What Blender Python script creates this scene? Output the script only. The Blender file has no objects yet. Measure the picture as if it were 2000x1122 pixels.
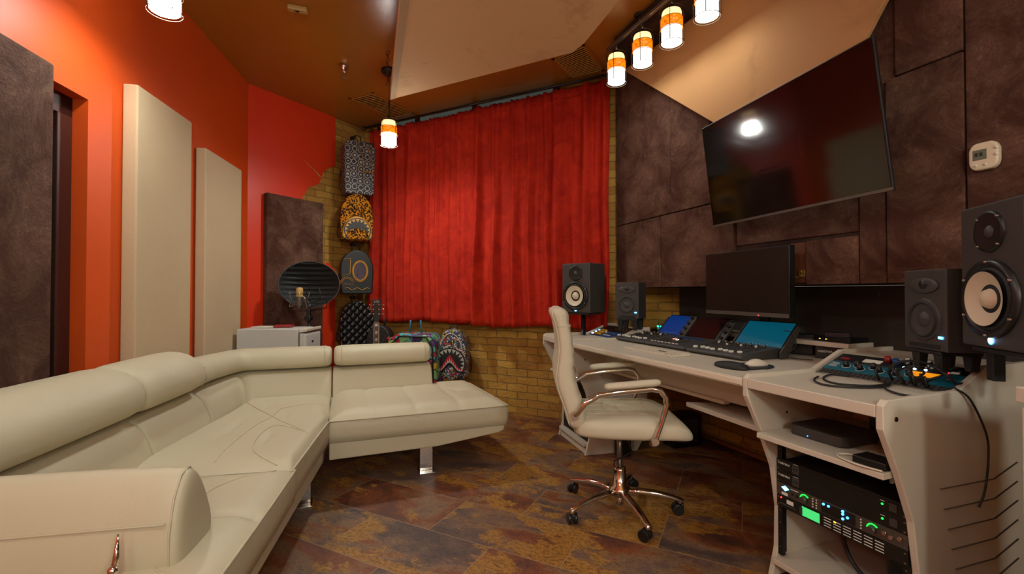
import bpy, bmesh, math, random
from mathutils import Vector, Matrix
from math import sin, cos, pi, radians as R, atan2, sqrt, hypot
random.seed(7)
S = bpy.context.scene
COL = S.collection

# ------------------------------------------------------------------ camera, world, exposure
CAMZ = 1.05; FPX = 889.0; PITCH = 0.0135
cam_d = bpy.data.cameras.new('camera'); cam = bpy.data.objects.new('camera', cam_d); COL.objects.link(cam)
cam.location = (0, 0, CAMZ); cam.rotation_euler = (pi/2 + PITCH, 0, 0)
cam_d.sensor_width = 36; cam_d.lens = FPX/2000*36; cam_d.clip_start = .05
S.camera = cam
w = bpy.data.worlds.new('world'); S.world = w; w.use_nodes = True
w.node_tree.nodes['Background'].inputs[0].default_value = (.9, .75, .6, 1)
w.node_tree.nodes['Background'].inputs[1].default_value = 0.1
S.view_settings.view_transform = 'Standard'; S.view_settings.look = 'None'
S.view_settings.gamma = 1; S.view_settings.use_curve_mapping = False
S.view_settings.exposure = 1.05
LAMP_POWER = 1.0      # common factor of every pendant's light

# ------------------------------------------------------------------ measuring: photo pixel -> place
def ray(px, py):
    u = px-1000; v = 561-py
    return Vector((u, FPX*cos(PITCH)-v*sin(PITCH), FPX*sin(PITCH)+v*cos(PITCH)))
def G(px, py, z=0.0):
    d = ray(px, py); t = (z-CAMZ)/d.z
    return Vector((d.x*t, d.y*t, z))
def PD(px, py, D):
    d = ray(px, py); t = D/d.y
    return Vector((d.x*t, D, CAMZ+d.z*t))
def onplane(px, py, p0, dr, off=0.0):   # vertical plane through p0 with direction dr, shifted off along its left normal
    n = Vector((-dr[1], dr[0])); c = n.x*p0[0]+n.y*p0[1]+off
    d = ray(px, py); t = c/(n.x*d.x+n.y*d.y)
    return Vector((d.x*t, d.y*t, CAMZ+d.z*t))

# ------------------------------------------------------------------ materials
def hexc(h):
    h = h.lstrip('#'); o = []
    for i in (0, 2, 4):
        c = int(h[i:i+2], 16)/255
        o.append(c/12.92 if c <= .04045 else ((c+.055)/1.055)**2.4)
    return (*o, 1)
def col(c):
    return hexc(c) if isinstance(c, str) else ((*c, 1) if len(c) == 3 else c)
class NT:
    def __init__(s, name):
        s.m = bpy.data.materials.new(name); s.m.use_nodes = True
        s.t = s.m.node_tree; s.n = s.t.nodes; s.l = s.t.links
        s.b = s.n['Principled BSDF']
    def new(s, typ, **kw):
        n = s.n.new('ShaderNode'+typ)
        for k, v in kw.items():
            if k in n.inputs: n.inputs[k].default_value = v
            else: setattr(n, k, v)
        return n
    def link(s, a, b): s.l.new(a, b)
    def coord(s, which='Object', scale=(1, 1, 1), rot=(0, 0, 0)):
        t = s.new('TexCoord'); mp = s.new('Mapping')
        mp.inputs['Scale'].default_value = scale; mp.inputs['Rotation'].default_value = rot
        s.link(t.outputs[which], mp.inputs['Vector']); return mp.outputs[0]
    def ramp(s, fac, stops, interp='LINEAR'):
        r = s.new('ValToRGB'); cr = r.color_ramp; cr.interpolation = interp
        while len(cr.elements) < len(stops): cr.elements.new(.5)
        for e, (p, c) in zip(cr.elements, stops):
            e.position = p; e.color = col(c)
        s.link(fac, r.inputs[0]); return r.outputs[0]
    def mix(s, fac, a, b, mode='MIX'):
        n = s.new('Mix', data_type='RGBA', blend_type=mode)
        for sock, v in ((n.inputs['Factor'], fac), (n.inputs['A'], a), (n.inputs['B'], b)):
            pass
        fi = n.inputs[0]; ai = n.inputs[6]; bi = n.inputs[7]
        for sk, v in ((fi, fac), (ai, a), (bi, b)):
            if hasattr(v, 'is_output'): s.link(v, sk)
            elif sk is fi: sk.default_value = v
            else: sk.default_value = col(v)
        return n.outputs[2]
    def math(s, op, a, b=None):
        n = s.new('Math', operation=op)
        for i, v in enumerate((a, b)):
            if v is None: continue
            if hasattr(v, 'is_output'): s.link(v, n.inputs[i])
            else: n.inputs[i].default_value = v
        return n.outputs[0]
    def bump(s, h, strength=.3, dist=.01, prev=None):
        b = s.new('Bump'); b.inputs['Strength'].default_value = strength; b.inputs['Distance'].default_value = dist
        s.link(h, b.inputs['Height'])
        if prev is not None: s.link(prev, b.inputs['Normal'])
        return b.outputs[0]
    def fin(s, color=None, rough=None, normal=None, metal=None, **kw):
        if color is not None:
            if hasattr(color, 'is_output'): s.link(color, s.b.inputs['Base Color'])
            else: s.b.inputs['Base Color'].default_value = col(color)
        if rough is not None:
            if hasattr(rough, 'is_output'): s.link(rough, s.b.inputs['Roughness'])
            else: s.b.inputs['Roughness'].default_value = rough
        if normal is not None: s.link(normal, s.b.inputs['Normal'])
        if metal is not None: s.b.inputs['Metallic'].default_value = metal
        for k, v in kw.items(): s.b.inputs[k.replace('_', ' ')].default_value = v
        return s.m
MATS = {}
def simple(name, color, rough=.5, metal=0, nscale=0, nstr=.1, var=.0, emis=None, estr=0, **kw):
    if name in MATS: return MATS[name]
    t = NT(name); c = col(color); nrm = None; cc = c
    if nscale or var:
        v = t.coord(); n = t.new('TexNoise', Scale=nscale or 8, Detail=6.0); t.link(v, n.inputs['Vector'])
        if nscale: nrm = t.bump(n.outputs[0], nstr, .01)
        if var:
            n2 = t.new('TexNoise', Scale=3.0, Detail=4.0); t.link(v, n2.inputs['Vector'])
            d = tuple(x*(1-var) for x in c[:3])+(1,); l = tuple(min(1, x*(1+var)) for x in c[:3])+(1,)
            cc = t.ramp(n2.outputs[0], [(.3, d), (.7, l)])
    t.fin(cc, rough, nrm, metal, **kw)
    if emis is not None:
        t.b.inputs['Emission Color'].default_value = col(emis); t.b.inputs['Emission Strength'].default_value = estr
    MATS[name] = t.m; return t.m

def m_brick(name, c1, c2, mortar, dark):
    t = NT(name); v = t.coord('UV')
    nz = t.new('TexNoise', Scale=9.0, Detail=3.0); t.link(v, nz.inputs['Vector'])
    vm = t.new('VectorMath', operation='MULTIPLY_ADD'); t.link(nz.outputs['Color'], vm.inputs[0])
    vm.inputs[1].default_value = (.034, .024, 0); t.link(v, vm.inputs[2])
    b = t.new('TexBrick', offset=.5); t.link(vm.outputs[0], b.inputs['Vector'])
    b.inputs['Scale'].default_value = 1; b.inputs['Brick Width'].default_value = .2; b.inputs['Row Height'].default_value = .066
    b.inputs['Mortar Size'].default_value = .0045; b.inputs['Mortar Smooth'].default_value = .35
    b.inputs['Color1'].default_value = col(c1); b.inputs['Color2'].default_value = col(c2); b.inputs['Mortar'].default_value = col(mortar)
    n = t.new('TexNoise', Scale=26.0, Detail=8.0, Roughness=.7); t.link(v, n.inputs['Vector'])
    n3 = t.new('TexNoise', Scale=2.2, Detail=4.0); t.link(v, n3.inputs['Vector'])
    f = t.ramp(n.outputs[0], [(.60, (0, 0, 0)), (.72, (1, 1, 1))])
    c = t.mix(t.math('MULTIPLY', f, .55), b.outputs['Color'], dark)
    c = t.mix(t.ramp(n3.outputs[0], [(.45, (0, 0, 0)), (.75, (.5, .5, .5))]), c, dark)
    h = t.math('SUBTRACT', 1.0, b.outputs['Fac'])
    hh = t.math('ADD', h, t.math('MULTIPLY', n.outputs[0], 1.5))
    MATS[name] = t.fin(c, .6, t.bump(hh, .9, .014)); return t.m

def m_velvet(name, base, light, scale=1.0, wr=.6):
    t = NT(name); v = t.coord('Object')
    n1 = t.new('TexNoise', Scale=5.0*scale, Detail=9.0, Roughness=.72, Distortion=.6); t.link(v, n1.inputs['Vector'])
    n2 = t.new('TexNoise', Scale=60.0*scale, Detail=5.0, Roughness=.8, Distortion=1.0); t.link(v, n2.inputs['Vector'])
    n3 = t.new('TexNoise', noise_type='RIDGED_MULTIFRACTAL', Scale=1.7*scale, Detail=6.0, Distortion=.5)
    v3 = t.coord('Object', (.7, .7, 2.6), (R(32), R(18), 0)); t.link(v3, n3.inputs['Vector'])
    f = t.ramp(n1.outputs[0], [(.42, (0, 0, 0)), (.72, (1, 1, 1))])
    f2 = t.ramp(n2.outputs[0], [(.48, (0, 0, 0)), (.75, (1, 1, 1))])
    fac = t.math('ADD', t.math('MULTIPLY', f, .5), t.math('MULTIPLY', t.math('MULTIPLY', f, f2), 1.0))
    fac = t.math('ADD', fac, t.math('MULTIPLY', t.ramp(n3.outputs[0], [(.55, (0, 0, 0)), (.95, (1, 1, 1))]), .22))
    c = t.mix(fac, base, light)
    nb = t.bump(n2.outputs[0], .7, .008)
    nb = t.bump(n1.outputs[0], wr, .03, nb)
    nb = t.bump(t.ramp(n3.outputs[0], [(.25, (0, 0, 0)), (1, (1, 1, 1))]), min(1, wr*.9), .06, nb)
    MATS[name] = t.fin(c, .85, nb, Sheen_Weight=.15, Sheen_Roughness=.4, Specular_IOR_Level=.25)
    t.b.inputs['Sheen Tint'].default_value = col(light)
    return t.m

def m_floor():
    t = NT('slate_tile'); v = t.coord('UV')
    b = t.new('TexBrick', offset=.5); t.link(v, b.inputs['Vector'])
    for k, x in (('Scale', 1), ('Brick Width', .62), ('Row Height', .31), ('Mortar Size', .0016), ('Mortar Smooth', .1)): b.inputs[k].default_value = x
    b.inputs['Color1'].default_value = (0, 0, 0, 1); b.inputs['Color2'].default_value = (1, 1, 1, 1)
    off = t.new('VectorMath', operation='MULTIPLY_ADD'); t.link(b.outputs['Color'], off.inputs[0])
    off.inputs[1].default_value = (7, 3, 5); t.link(v, off.inputs[2])
    mp = t.new('Mapping'); mp.inputs['Scale'].default_value = (1, 1.7, 1); t.link(off.outputs[0], mp.inputs[0])
    n1 = t.new('TexNoise', Scale=1.9, Detail=12.0, Roughness=.62, Distortion=.35); t.link(mp.outputs[0], n1.inputs['Vector'])
    n2 = t.new('TexNoise', Scale=1.9, Detail=10.0, Roughness=.7, Distortion=.2)
    mp2 = t.new('Mapping'); mp2.inputs['Location'].default_value = (11, 4, 2); t.link(mp.outputs[0], mp2.inputs[0]); t.link(mp2.outputs[0], n2.inputs['Vector'])
    n3 = t.new('TexNoise', Scale=45.0, Detail=8.0, Roughness=.8); t.link(mp.outputs[0], n3.inputs['Vector'])
    a = t.ramp(n1.outputs[0], [(.34, '4a3228'), (.42, '6e3e2c'), (.48, '8a4c26'), (.53, '8a6848'), (.58, '74584a'), (.66, '56463e')])
    g = t.ramp(n2.outputs[0], [(.40, (0, 0, 0)), (.415, (0, 0, 0)), (.515, (0, 0, 0)), (.54, (1, 1, 1))])
    gold = t.ramp(n3.outputs[0], [(.3, '7c461a'), (.5, 'b07a28'), (.7, 'c49a40')])
    c = t.mix(t.math('MULTIPLY', g, .8), a, gold)
    sp = t.ramp(n3.outputs[0], [(.36, (1, 1, 1)), (.5, (0, 0, 0))])
    n4 = t.new('TexNoise', Scale=150.0, Detail=4.0, Roughness=.8); t.link(mp.outputs[0], n4.inputs['Vector'])
    c = t.mix(t.ramp(n4.outputs[0], [(.38, (.55, .55, .55)), (.56, (0, 0, 0))]), c, '24140f')
    c = t.mix(t.math('MULTIPLY', sp, .6), c, '2c1a16')
    sp2 = t.ramp(n3.outputs[0], [(.60, (0, 0, 0)), (.74, (1, 1, 1))])
    c = t.mix(t.math('MULTIPLY', sp2, .35), c, 'b09070')
    c = t.mix(t.math('MULTIPLY', b.outputs['Fac'], .75), c, 'a58a68')
    nb = t.bump(t.math('ADD', n3.outputs[0], t.math('MULTIPLY', b.outputs['Fac'], -1.0)), .25, .004)
    MATS['slate_tile'] = t.fin(c, t.ramp(n1.outputs[0], [(.3, (.42,)*3), (.7, (.62,)*3)]), nb); return t.m

def m_curtain():
    t = NT('red_velvet_cloth'); v = t.coord('Object')
    n1 = t.new('TexNoise', Scale=7.0, Detail=8.0, Roughness=.7, Distortion=1.0); t.link(v, n1.inputs['Vector'])
    n2 = t.new('TexNoise', noise_type='RIDGED_MULTIFRACTAL', Scale=4.5, Detail=5.0, Distortion=1.5); t.link(v, n2.inputs['Vector'])
    c = t.ramp(n1.outputs[0], [(.35, '981a0e'), (.6, 'b62812'), (.8, 'c83e1a')])
    nb = t.bump(n1.outputs[0], .45, .02)
    nb = t.bump(n2.outputs[0], .25, .012, nb)
    MATS['red_velvet_cloth'] = t.fin(c, .75, nb, Sheen_Weight=.15, Sheen_Roughness=.35)
    t.b.inputs['Specular IOR Level'].default_value = .15
    t.b.inputs['Sheen Tint'].default_value = col('e04808'); return t.m

def m_graffiti(name, stops, scale=14, dist=2.0, line='15131a', lw=.06):
    t = NT(name); v = t.coord('Object')
    nz = t.new('TexNoise', Scale=scale*.5, Detail=2.0); t.link(v, nz.inputs['Vector'])
    vm = t.new('VectorMath', operation='MULTIPLY_ADD'); t.link(nz.outputs['Color'], vm.inputs[0])
    vm.inputs[1].default_value = (dist/scale,)*3; t.link(v, vm.inputs[2])
    vo = t.new('TexVoronoi', Scale=scale); t.link(vm.outputs[0], vo.inputs['Vector'])
    ve = t.new('TexVoronoi', feature='DISTANCE_TO_EDGE', Scale=scale); t.link(vm.outputs[0], ve.inputs['Vector'])
    sp = t.new('SeparateColor'); t.link(vo.outputs['Color'], sp.inputs[0])
    c = t.ramp(sp.outputs[0], stops, 'CONSTANT')
    e = t.ramp(ve.outputs['Distance'], [(lw*.6, (1, 1, 1)), (lw, (0, 0, 0))])
    c = t.mix(e, c, line)
    MATS[name] = t.fin(c, .5); return t.m

def m_scallop():
    t = NT('scallop_print'); v = t.coord('Object', (1, 1, 1))
    w_ = t.new('TexVoronoi', Scale=17.0, Randomness=.2); t.link(v, w_.inputs['Vector'])
    s_ = t.math('SINE', t.math('MULTIPLY', w_.outputs['Distance'], 26.0))
    c = t.ramp(s_, [(.45, '17151f'), (.6, '9c9088')])
    MATS['scallop_print'] = t.fin(c, .6); return t.m

def m_leopard():
    t = NT('leopard_print'); v = t.coord('Object')
    nz = t.new('TexNoise', Scale=30.0, Detail=2.0); t.link(v, nz.inputs['Vector'])
    vm = t.new('VectorMath', operation='MULTIPLY_ADD'); t.link(nz.outputs['Color'], vm.inputs[0])
    vm.inputs[1].default_value = (.02,)*3; t.link(v, vm.inputs[2])
    vo = t.new('TexVoronoi', Scale=64.0); t.link(vm.outputs[0], vo.inputs['Vector'])
    c = t.ramp(vo.outputs['Distance'], [(.15, '8a5208'), (.22, '110a05'), (.50, '110a05'), (.6, 'a8680a')])
    MATS['leopard_print'] = t.fin(c, .8, Specular_IOR_Level=.15); return t.m

def m_quilt():
    t = NT('quilted_black'); v = t.coord('Object', (1, 1, 1), (0, R(45), 0))
    ck = []
    sx = t.new('SeparateXYZ'); t.link(v, sx.inputs[0])
    h = t.math('MAXIMUM', t.math('ABSOLUTE', t.math('SINE', t.math('MULTIPLY', sx.outputs[0], 62.0))), 0.0)
    h2 = t.math('ABSOLUTE', t.math('SINE', t.math('MULTIPLY', sx.outputs[2], 62.0)))
    hh = t.math('POWER', t.math('MULTIPLY', h, h2), .35)
    n = t.new('TexNoise', Scale=40.0, Detail=4.0); t.link(v, n.inputs['Vector'])
    MATS['quilted_black'] = t.fin('100f0f', .33, t.bump(n.outputs[0], .2, .006, t.bump(hh, 1.0, .014))); return t.m

def m_checker():
    t = NT('checker_black'); v = t.coord('Object', (1, 1, 1), (0, R(20), 0))
    c = t.new('TexChecker', Scale=40.0); c.inputs['Color1'].default_value = col('161313'); c.inputs['Color2'].default_value = col('2e2926')
    t.link(v, c.inputs['Vector']); MATS['checker_black'] = t.fin(c.outputs[0], .5); return t.m

def m_leather(name, c, wr=.25):
    t = NT(name); v = t.coord('Object')
    n1 = t.new('TexNoise', Scale=3.2, Detail=4.0, Roughness=.55, Distortion=.6); t.link(v, n1.inputs['Vector'])
    n2 = t.new('TexVoronoi', Scale=420.0); t.link(v, n2.inputs['Vector'])
    n3 = t.new('TexNoise', Scale=1.4, Detail=3.0); t.link(v, n3.inputs['Vector'])
    cc = col(c)
    cr = t.ramp(n3.outputs[0], [(.3, tuple(x*.93 for x in cc[:3])), (.7, cc)])
    nb = t.bump(n2.outputs['Distance'], .06, .002)
    nb = t.bump(n1.outputs[0], wr, .03, nb)
    MATS[name] = t.fin(cr, .55, nb); return t.m

def m_paint(name, c, rough=.45, orange=.12):
    t = NT(name); v = t.coord('Object')
    n = t.new('TexNoise', Scale=90.0, Detail=3.0); t.link(v, n.inputs['Vector'])
    n2 = t.new('TexNoise', Scale=2.0, Detail=5.0); t.link(v, n2.inputs['Vector'])
    cc = col(c); cr = t.ramp(n2.outputs[0], [(.3, tuple(x*.92 for x in cc[:3])), (.7, cc)])
    MATS[name] = t.fin(cr, rough, t.bump(n.outputs[0], orange, .003)); return t.m
def m_stained(name='cloud_board', c1='e6c090', c2='c8a070'):
    t = NT(name); v = t.coord('Object')
    n = t.new('TexNoise', Scale=2.0, Detail=10.0, Roughness=.7, Distortion=.7); t.link(v, n.inputs['Vector'])
    n2 = t.new('TexNoise', Scale=160.0, Detail=2.0); t.link(v, n2.inputs['Vector'])
    c = t.ramp(n.outputs[0], [(.55, c1), (.68, c2)])
    MATS[name] = t.fin(c, .8, t.bump(n2.outputs[0], .2, .002)); return t.m

m_brick('ochre_brick', 'd2a040', 'b07a2a', '8c6c38', '7a5020')
m_velvet('brown_velvet', '4e2d21', '946f5a', 1.0, 1.1)
m_velvet('dark_velvet', '32201a', '5c4238', 1.3, .4)
m_floor(); m_curtain(); m_scallop(); m_leopard(); m_quilt(); m_checker()
m_leather('cream_leather', 'c2b79a'); m_leather('chair_leather', 'cdc2a8', .12)
m_paint('red_paint', 'de3814', .42); m_paint('orange_paint', 'd84e0a', .5); m_paint('ceiling_paint', 'a4661e', .26, .25)
m_paint('beige_fabric', 'c4ab88', .85, .3); m_stained(); m_stained('tan_board', 'b07e4c', '9c6e42')
m_graffiti('graffiti_print', [(0, '2f7f9a'), (.16, 'c9c2b4'), (.3, 'a3242c'), (.42, '151318'), (.55, 'c8b23a'), (.66, '2c5f9c'), (.76, 'd4cfc8'), (.88, 'b2402f')], 72, 3.0, '1b1718', .10)
m_graffiti('cartoon_print', [(0, '3fa3a0'), (.2, '5a2d77'), (.36, 'b01c3c'), (.5, '2d7fae'), (.62, '3a1c50'), (.76, '7fb06a'), (.88, 'c8a02c')], 16, 3.0, '160f1c', .05)
M = MATS
simple('white_laminate', 'cabfac', .45, 0, 0, 0, .03)
simple('white_edge', 'd8cab4', .5)
simple('black_vinyl', '1d1b19', .5, 0, 120, .15)
simple('black_plastic', '151413', .38); simple('black_matte', '0d0c0c', .7)
simple('dark_plastic', '3a3632', .5, 0, 200, .1)
simple('grey_plastic', '3d3a38', .5); simple('grey_metal', '6a655e', .4, .8)
simple('chrome', 'd8d0c8', .08, 1.0); simple('steel', '8f887e', .3, .9); simple('bronze', '4a3c2e', .35, .8)
simple('white_plastic', 'd2c8b4', .35); simple('fridge_white', 'c4c2bc', .4)
simple('dark_wood', '3c1a12', .4, 0, 30, .1, .12); simple('orange_wood', 'a0641e', .6, 0, 30, .1, .1)
simple('cone_white', 'cfc2a8', .55); simple('rubber', '191817', .6)
simple('screen_black', '221a15', .22); simple('tv_glass', '0b0706', .08, Specular_IOR_Level=1.0); simple('tv_bezel', '6a645c', .3, .5)
simple('led_blue', '2090ff', .4, 0, emis='3aa8ff', estr=3.2); simple('led_white', 'ffffff', .4, 0, emis='cfe8ff', estr=3.5)
simple('led_green', '20c050', .4, 0, emis='18d840', estr=1.3); simple('led_teal', '20c0a0', .4, 0, emis='30d8b8', estr=1.6)
simple('led_red', 'ff2020', .4, 0, emis='ff2828', estr=4); simple('led_amber', 'ffb020', .4, 0, emis='ffb020', estr=2.5)
simple('lcd_green', '40c070', .4, 0, emis='40d070', estr=.45)
simple('tablet_blue', '04204c', .25, 0, emis='0a3a86', estr=.25); simple('tablet_teal', '04303c', .25, 0, emis='06586e', estr=.3)
simple('tablet_dark', '1a1110', .2); simple('teal_panel', '0a5a6c', .45); simple('blue_panel', '0f3f78', .45)
simple('yellow_knob', 'c8961c', .45); simple('red_knob', '8a1a18', .45); simple('orange_panel', 'c07a14', .5, 0, emis='ff9a10', estr=.35)
simple('pale_print', 'c8c0b0', .5, 0, emis='c8c0b0', estr=.05); simple('pink_print', 'b04a60', .5)
simple('teeth_white', 'b8b2a8', .6); simple('mouth_red', 'a81228', .6); simple('mouth_dark', '1c1714', .6); simple('gold_print', 'b07a1c', .5)
simple('tan_strap', 'a0681c', .5); simple('photo_print', '3a2030', .3, 0, 0, 0, .6)
simple('hatch_wood', '5a2c10', .6); simple('pack_black', '0f0d0c', .5); simple('brass', 'b08840', .35, .7); simple('wood_finger', '5a2c1c', .5); simple('inlay', 'c8bda4', .4)
simple('slot_shadow', '4a3a2a', .8); simple('niche_black', '3a342a', .6); simple('thermo_white', 'cfc0a4', .45); simple('lcd_grey', '5d6350', .4)
simple('window_glass_dim', '5a6a66', .25, 0, emis='5a6a66', estr=.12); simple('glass_green', '5c6e60', .12, .1)
simple('vent_slat', 'dca448', .6, 0); simple('vent_dark', '2a150a', .7); simple('cream_box', 'b08c50', .5)
simple('lamp_top', 'fff0d0', .5, 0, emis='ffd08a', estr=.8*LAMP_POWER)
simple('lamp_up', 'ffffff', .5, 0, emis='f6fdf6', estr=30*LAMP_POWER)
simple('lamp_white', 'ffffff', .5, 0, emis='f6fdf6', estr=12*LAMP_POWER)
simple('lamp_bulb', 'ffffff', .5, 0, emis='f6fdf6', estr=150*LAMP_POWER)
simple('fill_globe_glow', 'ffffff', .5, 0, emis='f6fdf6', estr=20*LAMP_POWER)
simple('fill_globe_glow_bright', 'ffffff', .5, 0, emis='f6fdf6', estr=58*LAMP_POWER)
simple('lamp_white_soft', 'ffffff', .5, 0, emis='f6fdf6', estr=.65*LAMP_POWER)
simple('lamp_white_strong', 'ffffff', .5, 0, emis='f6fdf6', estr=22*LAMP_POWER)
simple('lamp_bulb_strong', 'ffffff', .5, 0, emis='f6fdf6', estr=240*LAMP_POWER)
simple('lamp_up_strong', 'ffffff', .5, 0, emis='f6fdf6', estr=40*LAMP_POWER)
simple('lamp_up_soft', 'ffffff', .5, 0, emis='f6fdf6', estr=3*LAMP_POWER)
simple('lamp_bulb_soft', 'ffffff', .5, 0, emis='f6fdf6', estr=20*LAMP_POWER)
simple('rear_paint', '8c7a62', .7)
def m_amber():
    t = NT('amber_glass'); v = t.coord('Object'); n = t.new('TexNoise', Scale=90.0, Detail=4.0); t.link(v, n.inputs['Vector'])
    c = t.ramp(n.outputs[0], [(.35, 'b84c00'), (.65, 'f08c10')]); t.fin(c, .4)
    t.link(c, t.b.inputs['Emission Color']); t.b.inputs['Emission Strength'].default_value = .62*LAMP_POWER
    MATS['amber_glass'] = t.m
m_amber()

# ------------------------------------------------------------------ mesh helpers
class MB:
    def __init__(s, off=(0, 0, 0)):
        s.bm = bmesh.new(); s.off = Vector(off); s.mats = []; s.uv = s.bm.loops.layers.uv.new('UVMap'); s.cur = 0; s.sm = False
    def use(s, m):
        m = M[m] if isinstance(m, str) else m
        if m not in s.mats: s.mats.append(m)
        s.cur = s.mats.index(m); return s
    def face(s, vs, uvs=None, smooth=None):
        try: f = s.bm.faces.new(vs)
        except ValueError: return None
        f.material_index = s.cur; f.smooth = s.sm if smooth is None else smooth
        if uvs:
            for l, u in zip(f.loops, uvs): l[s.uv].uv = u
        return f
    def v(s, p): return s.bm.verts.new(Vector(p)-s.off)
    def hexa(s, P):   # 8 points: bottom 4 ccw, top 4 ccw
        a = [s.v(p) for p in P]
        for q in ((3, 2, 1, 0), (4, 5, 6, 7), (0, 1, 5, 4), (1, 2, 6, 5), (2, 3, 7, 6), (3, 0, 4, 7)): s.face([a[i] for i in q])
        return s
    def box(s, c, d, rot=None, smooth=False):
        c = Vector(c); h = [x/2 for x in d]; P = []
        for z in (-1, 1):
            for x, y in ((-1, -1), (1, -1), (1, 1), (-1, 1)): P.append(Vector((x*h[0], y*h[1], z*h[2])))
        if rot is not None:
            Mx = rot if isinstance(rot, Matrix) else Matrix.Rotation(rot, 3, 'Z')
            P = [Mx @ p for p in P]
        return s.hexa([c+p for p in P])
    def b2(s, a, b):  # box from min to max
        return s.box([(x+y)/2 for x, y in zip(a, b)], [abs(y-x) for x, y in zip(a, b)])
    def frame(s, p, q):
        d = (Vector(q)-Vector(p)).normalized()
        u = d.cross(Vector((0, 0, 1)));
        if u.length < 1e-3: u = Vector((1, 0, 0))
        u.normalize(); return d, u, d.cross(u).normalized()
    def cyl(s, p, q, r, r2=None, n=20, caps=True, smooth=True):
        r2 = r if r2 is None else r2; p = Vector(p); q = Vector(q); d, u, w_ = s.frame(p, q)
        A = [s.v(p+r*(cos(2*pi*i/n)*u+sin(2*pi*i/n)*w_)) for i in range(n)]
        B = [s.v(q+r2*(cos(2*pi*i/n)*u+sin(2*pi*i/n)*w_)) for i in range(n)]
        for i in range(n):
            j = (i+1) % n; s.face([A[i], A[j], B[j], B[i]], smooth=smooth)
        if caps: s.face(A[::-1], smooth=False); s.face(B, smooth=False)
        return s
    def tube(s, pts, r, n=8, closed=False, flat=1.0):
        pts = [Vector(p) for p in pts]; k = len(pts); rings = []; pu = None
        for i, p in enumerate(pts):
            a = pts[(i-1) % k] if (i > 0 or closed) else p; b = pts[(i+1) % k] if (i < k-1 or closed) else p
            d = (b-a).normalized()
            if pu is None:
                u = d.cross(Vector((0, 0, 1)))
                if u.length < 1e-3: u = Vector((1, 0, 0))
            else: u = pu-d*pu.dot(d)
            u.normalize(); pu = u; w_ = d.cross(u)
            rr = r[i] if isinstance(r, (list, tuple)) else r
            rings.append([s.v(p+rr*(cos(2*pi*j/n)*u+flat*sin(2*pi*j/n)*w_)) for j in range(n)])
        for i in range(k if closed else k-1):
            A = rings[i]; B = rings[(i+1) % k]
            for j in range(n): s.face([A[j], A[(j+1) % n], B[(j+1) % n], B[j]], smooth=True)
        if not closed: s.face(rings[0][::-1], smooth=False); s.face(rings[-1], smooth=False)
        return s
    def ring(s, c, r, tr, nrm=(0, 0, 1), n=28, sx=1, sy=1):
        c = Vector(c); d = Vector(nrm).normalized(); u = d.orthogonal().normalized(); w_ = d.cross(u)
        return s.tube([c+r*(sx*cos(2*pi*i/n)*u+sy*sin(2*pi*i/n)*w_) for i in range(n)], tr, 6, True)
    def lathe(s, prof, n=24, c=(0, 0, 0), axis=(0, 0, 1), smooth=True):
        c = Vector(c); d = Vector(axis).normalized(); u = d.orthogonal().normalized(); w_ = d.cross(u); prev = None
        for r, z in prof:
            if r < 1e-6: cur = [s.v(c+d*z)]
            else: cur = [s.v(c+d*z+r*(cos(2*pi*i/n)*u+sin(2*pi*i/n)*w_)) for i in range(n)]
            if prev:
                for i in range(n):
                    j = (i+1) % n
                    a = [prev[0]] if len(prev) == 1 else [prev[i], prev[j]]
                    b = [cur[0]] if len(cur) == 1 else [cur[j], cur[i]]
                    if len(a)+len(b) > 2: s.face(a+b, smooth=smooth)
            prev = cur
        return s
    def prism(s, pts, vec, uvs=None, smooth=False):   # planar polygon of 3d points extruded by vec
        vec = Vector(vec); A = [s.v(p) for p in pts]; B = [s.v(Vector(p)+vec) for p in pts]; n = len(pts)
        s.face(A, uvs); s.face(B[::-1], uvs[::-1] if uvs else None)
        for i in range(n):
            j = (i+1) % n
            s.face([A[j], A[i], B[i], B[j]], [uvs[j], uvs[i], uvs[i], uvs[j]] if uvs else None, smooth)
        return s
    def loft(s, rings, caps=True, closed=True, smooth=True):
        R_ = [[s.v(p) for p in r] for r in rings]; n = len(R_[0])
        for A, B in zip(R_, R_[1:]):
            for j in range(n if closed else n-1): s.face([A[j], A[(j+1) % n], B[(j+1) % n], B[j]], smooth=smooth)
        if caps: s.face(R_[0][::-1], smooth=smooth); s.face(R_[-1], smooth=smooth)
        return s
    def grid(s, fn, nu, nv, smooth=True, uv=None):
        V = [[s.v(fn(i/nu, j/nv)) for j in range(nv+1)] for i in range(nu+1)]
        for i in range(nu):
            for j in range(nv): s.face([V[i][j], V[i+1][j], V[i+1][j+1], V[i][j+1]], smooth=smooth)
        return V
    def ball(s, c, r, n=14, sc=(1, 1, 1)):
        c = Vector(c); k = n//2
        rings = [[c+Vector((sc[0]*r*sin(pi*(i+.02)/(k+.04))*cos(2*pi*j/n), sc[1]*r*sin(pi*(i+.02)/(k+.04))*sin(2*pi*j/n), sc[2]*r*cos(pi*(i+.02)/(k+.04)))) for j in range(n)] for i in range(k+1)]
        return s.loft(rings)
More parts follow.
